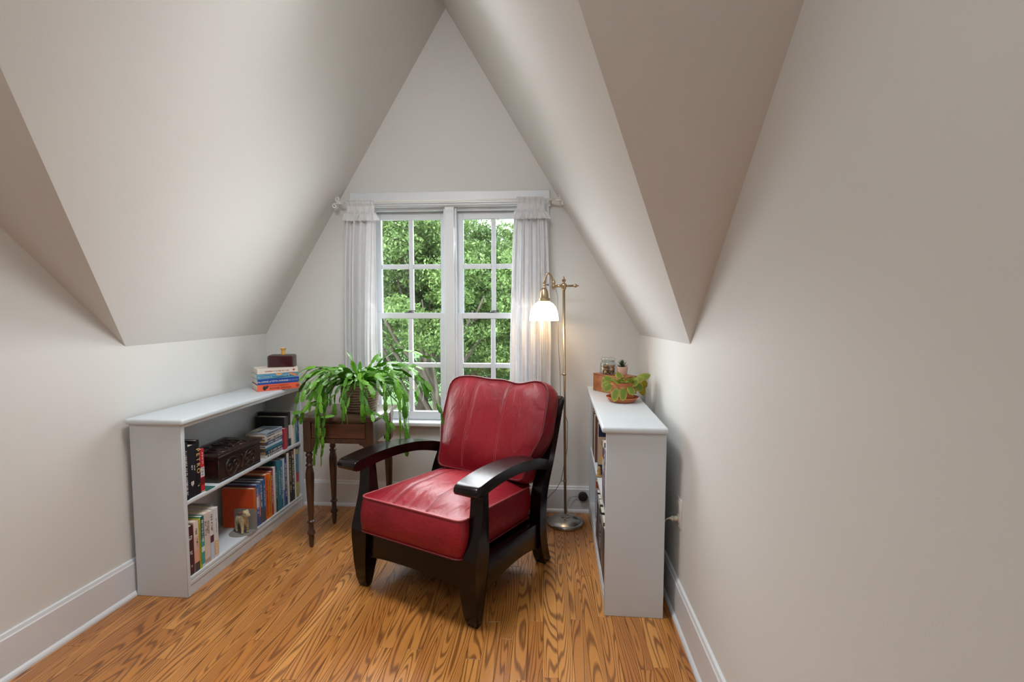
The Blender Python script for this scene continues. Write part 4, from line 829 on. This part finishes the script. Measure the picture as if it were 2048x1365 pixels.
if len(segs) > 300:
    bm = bmesh.new()
    for p, q, tw, k in segs[300:]:
        t0 = len(bm.verts); bm.from_mesh(SEG[k]); bm.verts.ensure_lookup_table(); mm = seg_matrix(p, q, tw)
        for v in bm.verts[t0:]: v.co = mm @ v.co
    o = bmobj('leaf_joints', bm, M['cactus'], ct); o['kind'] = 'stuff'
bm = bmesh.new()
for i in range(7):
    a = i*.9; add_tube(bm, [(.012*math.cos(a), .012*math.sin(a), .144), (.018*math.cos(a), .018*math.sin(a), .165), (.045*math.cos(a+.2), .045*math.sin(a+.2), .188)], [.007, .006, .004], 7)
bmobj('woody_stem', bm, M['bark'], ct, True)

# ------------------------------------------------------------------ armchair
AC = Vector((-.582+.9007*.012, 2.082-.4344*.012, 0)); ARZ = R(-25.75)
ch = thing('armchair', 'red leather armchair with dark wooden arms and legs before the window', 'armchair', AC, ARZ)
WD_ = M['wood_dark']
def sm(pts, k=6):
    """Catmull-Rom through 2-D points"""
    out = []; n = len(pts)
    for i in range(n-1):
        p = [np.array(pts[max(0, min(n-1, j))], float) for j in (i-1, i, i+1, i+2)]
        for t in np.linspace(0, 1, k, endpoint=False):
            out.append(tuple(.5*((2*p[1])+(-p[0]+p[2])*t+(2*p[0]-5*p[1]+4*p[2]-p[3])*t*t+(-p[0]+3*p[1]-3*p[2]+p[3])*t**3)))
    out.append(tuple(pts[-1])); return out
UI, UO = .283, .345
front = sm([(.018, .575), (.016, .50), (.004, .43), (-.022, .345), (-.038, .295), (-.041, .265)])+[(-.041, .24), (-.036, .13), (-.026, .045), (-.016, .008), (-.010, 0)]
back = [(.012, 0), (.020, .008), (.034, .10), (.050, .20), (.056, .26), (.060, .30), (.060, .575)]
for s in (-1, 1):
    bm = bmesh.new(); add_prism(bm, front+back, 'x', s*UI, s*UO, .004)
    # the leg broadens inwards at seat-rail height and tapers to the foot
    for v in bm.verts:
        z_ = v.co.z; ins = .030*max(0, min(1, (.42-z_)/.12)) if z_ > .26 else .030*max(0, min(1, (z_)/.26))**.8
        if abs(v.co.x) < (UI+UO)/2: v.co.x -= s*ins
        else: v.co.x -= s*.012*max(0, (.2-z_)/.2)
    bmobj('front_leg', bm, WD_, ch, True, 35)
    # rear post: kicked foot, upright below the seat, leaning back above it
    rf = sm([(.752, .822), (.690, .675), (.628, .535), (.575, .450), (.540, .375), (.527, .290), (.532, .160), (.560, .060), (.590, 0)])
    rk = sm([(.652, 0), (.622, .070), (.602, .160), (.600, .280), (.610, .360), (.645, .440), (.692, .530), (.755, .675), (.815, .815)])
    bm = bmesh.new(); add_prism(bm, rf+rk+[(.79, .83)], 'x', s*(UI+.005), s*UO, .004); bmobj('rear_post', bm, WD_, ch, True, 35)
    # arm: arched board with a rolled front end
    top = sm([(-.058, .612), (.04, .622), (.13, .624), (.23, .620), (.34, .608), (.46, .583), (.56, .553), (.63, .527)])
    bot = sm([(.62, .480), (.53, .508), (.40, .547), (.30, .567), (.18, .577), (.08, .576), (.0, .570), (-.045, .563)])
    nose = [(-.068+.0*1, .566), (-.082, .574), (-.088, .586), (-.085, .599), (-.074, .609)]
    cx = .012*s*0
    bm = bmesh.new(); add_prism(bm, top+bot+nose, 'x', s*.272, s*.380, .0045)
    for v in bm.verts:                                              # the board narrows to the width of the rear post
        if abs(v.co.x) > .33: v.co.x -= s*.036*max(0, min(1, (v.co.y-.36)/.20))
    bmobj('arm', bm, WD_, ch, True, 35)
    # side rail with arched lower edge
    rt = [(.04, .275), (.545, .235)]; rbp = sm([(.54, .100), (.45, .128), (.30, .145), (.15, .140), (.045, .120)])
    prism('side_rail', rt+rbp, 'x', s*(UI+.008), s*(UO-.010), WD_, ch, .003)
ft = [(-UI-.01, .292), (UI+.01, .292)]; fb = sm([(UI+.01, .150), (.18, .166), (0, .171), (-.18, .166), (-UI-.01, .150)])
prism('front_rail', ft+fb, 'y', -.022, .006, WD_, ch, .003)
box('back_rail', (-UI, UI), (.545, .575), (.13, .26), WD_, ch, .003)
for i in range(5):
    x_ = -.21+.105*i; bm = bmesh.new(); add_prism(bm, [(x_-.025, 0), (x_+.025, 0), (x_+.025, .46), (x_-.025, .46)], 'y', 0, .016, .002)
    o = bmobj('back_slat', bm, WD_, ch); o.location = (0, .578, .330); o.rotation_euler = (R(-24), 0, 0)
box('top_back_rail', (-UI, UI), (.735, .765), (.745, .80), WD_, ch, .003)
box('seat_deck', (-UI-.006, UI+.006), (.0, .56), (.235, .25), WD_, ch)

def cushion(name, outline, h, crown_top, crown_bot, bulge, mtx, parent, seams=(), seed=0, nr=26, amp=.003, wr=None):
    """boxed cushion over a closed outline (list of xy); local z is thickness"""
    O = np.array(outline); n = len(O); c = (O.min(0)+O.max(0))/2; hx, hy = (O.max(0)-O.min(0))/2*1.02
    def off(x, y): return amp*noise.noise(Vector((x*7+seed, y*7, seed)))+(wr(x, y) if wr else 0)
    def topz(x, y, k):
        X_ = min(1, abs(x-c[0])/hx); Y_ = min(1, abs(y-c[1])/hy); z_ = h/2+crown_top*(1-X_**2.8)*(1-Y_**2.8)*(1-k**9)
        for sx in seams: z_ -= .0055*math.exp(-((x-sx)/.010)**2)*(1-k**6)
        return z_+off(x, y)*(1-k**8)
    V = []; F = []
    ks = [1-(1-i/nr)**1.25 for i in range(nr+1)]      # 0 centre .. 1 edge
    ks = ks[1:]
    V.append((c[0], c[1], topz(c[0], c[1], 0)))
    for k in ks:
        for p in O: q = c+(p-c)*k; V.append((q[0], q[1], topz(q[0], q[1], k)))
    m_ = len(ks)
    for j in range(n): F.append((0, 1+j, 1+(j+1) % n))
    for i in range(m_-1):
        for j in range(n): a = 1+i*n; F.append((a+j, a+n+j, a+n+(j+1) % n, a+(j+1) % n))
    base = 1+(m_-1)*n; ns = 8
    d = np.roll(O, -1, 0)-np.roll(O, 1, 0); N = np.stack([d[:, 1], -d[:, 0]], 1); N /= np.linalg.norm(N, axis=1)[:, None]
    if np.cross(O[1]-O[0], O[2]-O[1]).sum() < 0: pass
    if ((O-c)*N).sum() < 0: N = -N
    prev = base
    for s in range(1, ns+1):
        t = s/ns; st = len(V)
        for j in range(n):
            q = O[j]+N[j]*bulge*math.sin(PI*t); V.append((q[0], q[1], h/2-h*t+.0015*noise.noise(Vector((q[0]*14, q[1]*14, t*4+seed)))*8*math.sin(PI*t)))
        for j in range(n): F.append((prev+j, st+j, st+(j+1) % n, prev+(j+1) % n))
        prev = st
    for k in (.9, .7, .4):
        st = len(V)
        for j in range(n): q = c+(O[j]-c)*k; V.append((q[0], q[1], -h/2-crown_bot*(1-k**2.6)))
        for j in range(n): F.append((prev+j, st+j, st+(j+1) % n, prev+(j+1) % n))
        prev = st
    V.append((c[0], c[1], -h/2-crown_bot))
    for j in range(n): F.append((prev+j, len(V)-1, prev+(j+1) % n))
    o = pyobj(name, V, F, M['leather'], parent, True); o.matrix_local = mtx
    def rad(x, y):
        v = np.array((x, y))-c; a = math.atan2(v[1], v[0]); best = None
        A = np.arctan2(O[:, 1]-c[1], O[:, 0]-c[0]); i = int(np.argmin(np.abs((A-a+PI) % (2*PI)-PI))); return float(np.linalg.norm(v)/max(1e-6, np.linalg.norm(O[i]-c)))
    return o, O, topz, rad, N
def rounded(poly, r, seg=6, sub=.012):
    P = [np.array(p, float) for p in poly]; out = []; n = len(P)
    for i in range(n):
        a, b, c = P[i-1], P[i], P[(i+1) % n]; rr = r[i] if isinstance(r, (list, tuple)) else r
        u = (a-b)/np.linalg.norm(a-b); w = (c-b)/np.linalg.norm(c-b)
        for t in np.linspace(0, 1, seg): q0 = b+u*rr*(1-t); q1 = b+w*rr*t; out.append(q0*(1-t)+q1*t)
    res = []
    for i in range(len(out)):
        a, b = out[i], out[(i+1) % len(out)]; k = max(1, int(np.linalg.norm(b-a)/sub))
        for j in range(k): res.append(a+(b-a)*j/k)
    return [tuple(p) for p in res]
# seat cushion
so = rounded([(-.276, -.055), (.276, -.055), (.276, .560), (-.276, .560)], [.035, .035, .05, .05])
SM = Matrix.Translation((.005, 0, .368)) @ Matrix.Rotation(R(-4.0), 4, 'X')
wr = lambda x, y: .0035*max(0, 1-max(0, y)/.22)*math.sin(70*(x*.95-y*.6)+3*math.sin(9*y+6*x))*noise.noise(Vector((x*10, y*10, 3)))*2.2
seat, SO, tz, rad_, N_ = cushion('seat_cushion', so, .155, .062, .004, .012, SM, ch, (-.092, .092), 2, amp=.004, wr=wr)
def loop_pipe(name, O, z, r, m_, par, grow=.002, N=None): return tube(name, [(p[0]+(N[i][0]*grow if N is not None else 0), p[1]+(N[i][1]*grow if N is not None else 0), z) for i, p in enumerate(O)], r, m_, par, 6, True)
loop_pipe('piping', SO, .0775, .0045, M['seam'], seat, .001, N_); loop_pipe('piping', SO, -.0775, .0042, M['piping'], seat, .001, N_)
for sx in (-.092, .092):
    for dx in (-.004, .004):
        pts = []
        for y_ in np.linspace(-.045, .53, 40): k = min(.99, rad_(sx+dx, y_)); pts.append((sx+dx, y_, tz(sx+dx, y_, k)+.0006))
        tube('seam', pts, .0011, M['piping'], seat, 5)
# back cushion: T-shaped, local x across, local y up the back, local z towards the sitter
bo_ = rounded([(-.262, 0), (.262, 0), (.270, .120), (.318, .225), (.316, .500), (-.300, .495), (-.300, .225), (-.270, .120)], [.04, .04, .045, .045, .085, .085, .045, .045])
def wavy(p):
    x, y = p
    if y > .44: y += -.016*math.exp(-((x-.13)/.07)**2)-.006*math.exp(-((x-.02)/.10)**2)+.0025*math.sin(x*31)
    return (x, y)
bo_ = [wavy(p) for p in bo_]
lean = R(22)
yb_ = Vector((0, math.sin(lean), math.cos(lean))); zb_ = Vector((0, -math.cos(lean), math.sin(lean)))
o_ = Vector((.022, .524, .432))
BM = Matrix(((1, yb_.x*0, 0, o_.x), (0, yb_.y, zb_.y, o_.y), (0, yb_.z, zb_.z, o_.z), (0, 0, 0, 1)))
wr2 = lambda x, y: .003*max(0, (y-.38)/.12)*math.sin(60*(x+.3*y)+2*math.sin(14*x))+.002*max(0, 1-y/.15)*math.sin(34*(y-.5*x))
backc, BO, tz2, rad2, N2 = cushion('back_cushion', bo_, .125, .048, .010, .012, BM, ch, (-.105, .095), 9, amp=.006, wr=wr2)
loop_pipe('piping', BO, .062, .0060, M['piping'], backc, .001, N2); loop_pipe('piping', BO, -.060, .0042, M['piping'], backc, .001, N2)
for sx in (-.105, .095):
    for dx in (-.0045, .0045):
        pts = []
        for y_ in np.linspace(.01, .485, 40): k = min(.99, rad2(sx+dx, y_)); pts.append((sx+dx, y_, tz2(sx+dx, y_, k)+.0006))
        tube('seam', pts, .0012, M['seam'], backc, 5)

# ------------------------------------------------------------------ floor lamp
lp = thing('floor_lamp', 'antique brass floor lamp with white glass shade beside the window', 'floor lamp', (.112, 2.945, 0), R(3))
bprof = [(0, 0), (.106, 0), (.109, .003), (.109, .014), (.106, .018), (.098, .020), (.094, .0225), (.080, .032), (.050, .041), (.032, .045), (.030, .050), (.021, .053), (.019, .060), (.012, .064), (0, .064)]
lathe('base', bprof, M['nickel'], lp, 48)
LEAN = -.018
tube('pole', [(0, 0, .06), (LEAN, 0, 1.405)], .0075, M['brass'], lp, 14)
A0 = Vector((LEAN, 0, 1.425))
bm = bmesh.new(); add_lathe(bm, [(0, -.024), (.009, -.024), (.013, -.018), (.014, -.010), (.017, -.004), (.0175, .004), (.014, .012), (.007, .016), (.006, .020), (.0115, .028), (.0115, .034), (.006, .040), (.0035, .048), (.0042, .052), (0, .056)], 18, A0); bmobj('pivot_collar', bm, M['brass'], lp, True, 40)
bm = bmesh.new(); add_tube(bm, [A0+Vector((-.055, 0, -.002)), A0+Vector((.055, 0, 0))], .0062, 10); add_tube(bm, [A0+Vector((-.042, 0, -.002)), A0+Vector((-.012, 0, -.001))], .0088, 12)
o = bmobj('cross_arm', bm, M['brass'], lp, True)
def ball_prof(r): return [(0, -r)]+[(r*math.cos(a), r*math.sin(a)) for a in np.linspace(-1.2, 1.2, 7)]+[(0, r)]
bm = bmesh.new(); add_lathe(bm, [(0, -.012), (.004, -.012), (.006, -.004), (.0108, .004), (.0108, .010), (.006, .017), (.003, .021), (.0038, .026), (0, .029)], 16)
o = bmobj('finial', bm, M['brass'], lp, True); o.location = A0+Vector((.06, 0, 0)); o.rotation_euler = (0, PI/2, 0)
bm = bmesh.new(); add_lathe(bm, [(0, -.028), (.005, -.026), (.006, -.018), (.011, -.012), (.012, -.004), (.0085, .004), (.0115, .012), (.0105, .020), (.005, .026), (.0045, .034), (0, .038)], 16, A0+Vector((-.060, 0, .004))); bmobj('swivel_joint', bm, M['brass'], lp, True)
gn = [(-.060, 0, .018), (-.066, 0, .036), (-.074, 0, .058), (-.084, 0, .070), (-.094, 0, .0725), (-.102, 0, .066), (-.107, 0, .048), (-.111, 0, .028), (-.114, 0, .010)]
pts = [A0+Vector(p) for p in gn]; tube('gooseneck', pts, [.0055, .006, .006, .0062, .0064, .0066, .0070, .0074, .0078], M['brass'], lp, 12)
SX = A0+Vector((-.115, 0, 0))
bm = bmesh.new(); add_tube(bm, [SX+Vector((.006, 0, .006)), SX+Vector((.020, 0, .006))], .0022, 8); add_tube(bm, [SX+Vector((.018, 0, .006)), SX+Vector((.026, 0, .006))], [.003, .0075], 10); bmobj('switch_key', bm, M['lock'], lp, True)
lathe('socket_cup', [(0, .010), (.008, .010), (.0095, .004), (.006, -.002), (.0075, -.010), (.0145, -.016), (.021, -.027), (.0252, -.043), (.0268, -.060), (.0268, -.070), (.0335, -.072), (.0345, -.088), (.033, -.090), (0, -.089)], M['brass'], lp, 28, SX)
sh = [(.030, -.088), (.036, -.092), (.055, -.105), (.070, -.124), (.080, -.150), (.0855, -.184), (.0865, -.203)]
lathe('shade', sh+[(r-.003, z_) for r, z_ in sh[::-1]], M['shade'], lp, 48, SX)
ld = bpy.data.lights.new('bulb_light', 'POINT'); ld.energy = .6; ld.color = (1, .72, .42); ld.shadow_soft_size = .02; lo = bpy.data.objects.new('bulb_light', ld); COL.objects.link(lo); lo.parent = lp; lo.location = SX+Vector((0, 0, -.195))
for zc, px_ in ((.905, LEAN*.66), (.262, LEAN*.18)):
    bm = bmesh.new(); add_lathe(bm, [(.0078, -.006), (.0105, -.006), (.0105, .006), (.0078, .006)], 14, (px_, 0, zc)); add_tube(bm, [(px_-.008, 0, zc), (px_-.024, 0, zc+.001)], .0022, 7); add_tube(bm, [(px_-.024, -.004, zc), (px_-.024, .005, zc)], .0035, 7); bmobj('cord_clip', bm, M['brass'], lp, True)
tube('cord', [A0+Vector((-.048, 0, -.008)), (LEAN-.036, 0, 1.36), (LEAN-.034, .002, 1.2), (LEAN-.028, .002, 1.05), (LEAN*.66-.024, 0, .905), (LEAN*.6-.022, .004, .75), (.010, .010, .62), (.009, .012, .45), (LEAN*.18-.024, 0, .262), (-.055, .012, .205), (-.10, .03, .15), (-.15, .06, .075), (-.2, .09, .012)], .0022, M['cord'], lp, 6)
tube('cord', [(-.088, .06, .010), (-.13, .075, .018), (-.19, .08, .006)], .0026, M['cord'], lp, 6)
pd = thing('wall_plug', 'round black disc plug on the baseboard between lamp and bookcase', 'plug', (.228, 3.114, .108))
o = lathe('disc', [(0, -.001), (.026, -.001), (.030, .004), (.030, .018), (.026, .026), (.016, .0285), (0, .029)], M['black'], pd, 32); o.rotation_euler = (PI/2, 0, 0)
tube('cord', [(-.024, -.012, -.004), (-.05, -.012, .002), (-.08, -.02, -.004), (-.098, -.04, -.03), (-.102, -.06, -.06), (-.10, -.08, -.085)], .0022, M['cord'], pd, 6)

# ------------------------------------------------------------------ outlets
def outlet(label, loc, rz, plug):
    o = thing('wall_outlet', label, 'outlet', loc, rz)
    box('cover_plate', (-.036, .036), (-.006, 0), (-.060, .060), M['plastic'], o, .002, 2)
    for zc in (-.028, .028):
        rcp = box('receptacle', (-.017, .017), (-.0078, -.005), (zc-.014, zc+.014), M['plastic'], o, .002)
        boxes('slot', [((-.008, -.006), (-.0082, -.0075), (zc-.002, zc+.008)), ((.006, .008), (-.0082, -.0075), (zc-.002, zc+.007)), ((-.002, .002), (-.0082, -.0075), (zc-.010, zc-.006))], M['ink_k'], rcp)
    return o
outlet('white wall outlet behind the right bookcase with a plug in it', (xr(2.072), 2.072, .450), R(-90.5), True)
pg = thing('power_plug', 'clear white power plug stuck in the outlet behind the bookcase', 'plug', (xr(2.072)-.008, 2.072, .422), R(-90.5))
bm = bmesh.new(); add_lathe(bm, [(0, 0), (.0105, 0), (.0115, .003), (.0115, .011), (.0085, .013), (.0085, .017), (.0105, .018), (.0105, .025), (.006, .028), (.0045, .036), (0, .036)], 12); o = bmobj('plug_body', bm, mat('clear_white_plug', (.55, .52, .46), .3), pg, True); o.rotation_euler = (PI/2, 0, 0)
tube('cord', [(0, -.034, 0), (-.002, -.044, -.004), (-.03, -.047, -.03), (-.10, -.045, -.15), (-.13, -.045, -.30), (-.16, -.040, -.40)], .0022, M['plastic'], pg, 6)
outlet('white wall outlet below the window, seen between the table legs', (-1.205, YW, .395), 0, False)

# ------------------------------------------------------------------ outdoors
structure(pyobj('ground', [(-60, 4.2, -3.2), (60, 4.2, -3.2), (60, 90, -3.2), (-60, 90, -3.2)], [(0, 1, 2, 3)], M['lawn']))
structure(box('road', (-40, 40), (16, 21), (-3.24, -3.17), M['road']))
def foliage_mesh(blobs, n, ls, seed):
    g = np.random.default_rng(seed); tot = sum(b[3]*b[4] for b in blobs); P = []
    for (bx, by, bz, rx, rz_) in blobs:
        k = int(n*rx*rz_/tot); K = int(34*rx*rz_)+8; d = g.normal(size=(K, 3)); d /= np.linalg.norm(d, axis=1)[:, None]
        puff = np.array((bx, by, bz))+d*(g.uniform(.25, 1.0, K)**.6)[:, None]*np.array((rx, rx, rz_))
        w = g.integers(0, K, k); q = g.normal(size=(k, 3)); q /= np.linalg.norm(q, axis=1)[:, None]
        P.append(puff[w]+q*(g.uniform(.2, 1, k)**.5)[:, None]*np.array((.34, .34, .20))*g.uniform(.7, 1.3, K)[w][:, None])
    P = np.concatenate(P); n = len(P); a = g.normal(size=(n, 3)); a[:, 2] -= .3; a /= np.linalg.norm(a, axis=1)[:, None]; b = g.normal(size=(n, 3)); b[:, 2] *= .5; b -= a*(a*b).sum(1)[:, None]; b /= np.linalg.norm(b, axis=1)[:, None]
    L = (ls*g.uniform(.6, 1.4, n))[:, None]; w = L*.24; nn = np.cross(a, b)*L*.10
    V = np.stack([P-a*L*.5, P+b*w+nn, P+a*L*.5, P-b*w+nn], 1).reshape(-1, 3).astype(np.float32)
    me = bpy.data.meshes.new('foliage'); me.vertices.add(4*n); me.vertices.foreach_set('co', V.ravel()); me.loops.add(4*n); me.loops.foreach_set('vertex_index', np.arange(4*n, dtype=np.int32)); me.polygons.add(n)
    me.polygons.foreach_set('loop_start', np.arange(0, 4*n, 4, dtype=np.int32)); me.update(calc_edges=True)
    at = me.attributes.new('tint', 'FLOAT', 'FACE'); at.data.foreach_set('value', g.uniform(0, 1, n).astype(np.float32)); return me
def tree(label, x, y, h, trunk_r, blobs, n, ls, m, seed, bends=0, limbs=6):
    t = thing('garden_tree', label, 'tree', (x, y, -3.2), group='trees in the garden'); rs = random.Random(seed)
    sp0 = [(0, 0, 0), (rs.uniform(-.1, .1)+bends*.3, 0, h*.2), (rs.uniform(-.2, .2)+bends, rs.uniform(-.1, .1), h*.45), (bends*1.2, 0, h*.9)]
    tube('trunk', sp0, [trunk_r*1.2, trunk_r, trunk_r*.7, trunk_r*.2], M['bark'], t, 10)
    for i in range(limbs):
        b = blobs[i % len(blobs)]; s0 = Vector(sp0[1]).lerp(Vector(sp0[3]), rs.uniform(.05, .7)); e0 = Vector((b[0]+rs.uniform(-.7, .7)*b[3], b[1]-rs.uniform(.1, .9)*b[3], b[2]+rs.uniform(-.5, .5)*b[4]))
        mid = s0.lerp(e0, .5)+Vector((rs.uniform(-.25, .25), rs.uniform(-.2, .2), rs.uniform(-.1, .35))); tube('branch', [s0, s0.lerp(mid, .5)+Vector((0, 0, .08)), mid, e0], [trunk_r*.34, trunk_r*.25, trunk_r*.17, .012], M['bark'], t, 7)
    o = link('foliage', foliage_mesh(blobs, n, ls, seed), m, t); o['kind'] = 'stuff'; return t
tree('nearest green tree with twisted trunk outside the left window half', -2.0, 8.6, 5.2, .17, [(0, 0, 4.5, 1.5, .8), (1.0, -.3, 4.9, 1.2, .9), (-1.1, .2, 5.0, 1.2, .9), (.1, 0, 5.7, 1.2, .55), (-.8, 0, 5.6, 1.2, .6)], 95000, .060, M['tree0'], 1, .30, 16)
tree('bright green tree outside the right window half', .3, 9.4, 5.2, .17, [(-.9, 0, 4.2, 1.4, 1.0), (.6, 0, 4.3, 1.4, 1.1), (-.7, 0, 5.2, 1.2, .8), (.5, .2, 5.3, 1.2, .9)], 80000, .060, M['tree0'], 2, -.2, 12)
tree('dark bushy tree farther back between the two nearer ones', -1.4, 12.6, 5.6, .22, [(0, 0, 4.2, 2.3, 1.5), (-1.2, 0, 5.3, 1.7, 1.2), (1.0, 0, 5.2, 1.7, 1.2)], 70000, .080, M['tree1'], 3)
tree('pale leafy tree at the far left behind the curtain edge', -5.4, 10.6, 5.4, .2, [(0, 0, 4.0, 2.2, 1.7), (.6, 0, 5.6, 1.6, 1.0)], 50000, .085, M['tree2'], 4)
tree('tall pale tree at the far right of the garden', 3.6, 11.5, 5.2, .2, [(0, 0, 3.6, 2.4, 2.0), (-.6, 0, 5.2, 1.6, 1.1)], 50000, .085, M['tree2'], 5)
tree('low dark shrubby tree under the left one', -4.4, 17.0, 4.6, .2, [(0, 0, 3.0, 3.0, 2.1), (2.8, .5, 3.2, 2.6, 2.0), (-3.2, .5, 3.4, 2.6, 2.4)], 70000, .11, M['tree1'], 6)
tree('low dark shrubby tree behind the bright right one', 2.0, 17.5, 4.8, .2, [(0, 0, 3.0, 2.6, 2.1), (2.6, .5, 3.2, 2.4, 2.0)], 50000, .11, M['tree1'], 8)
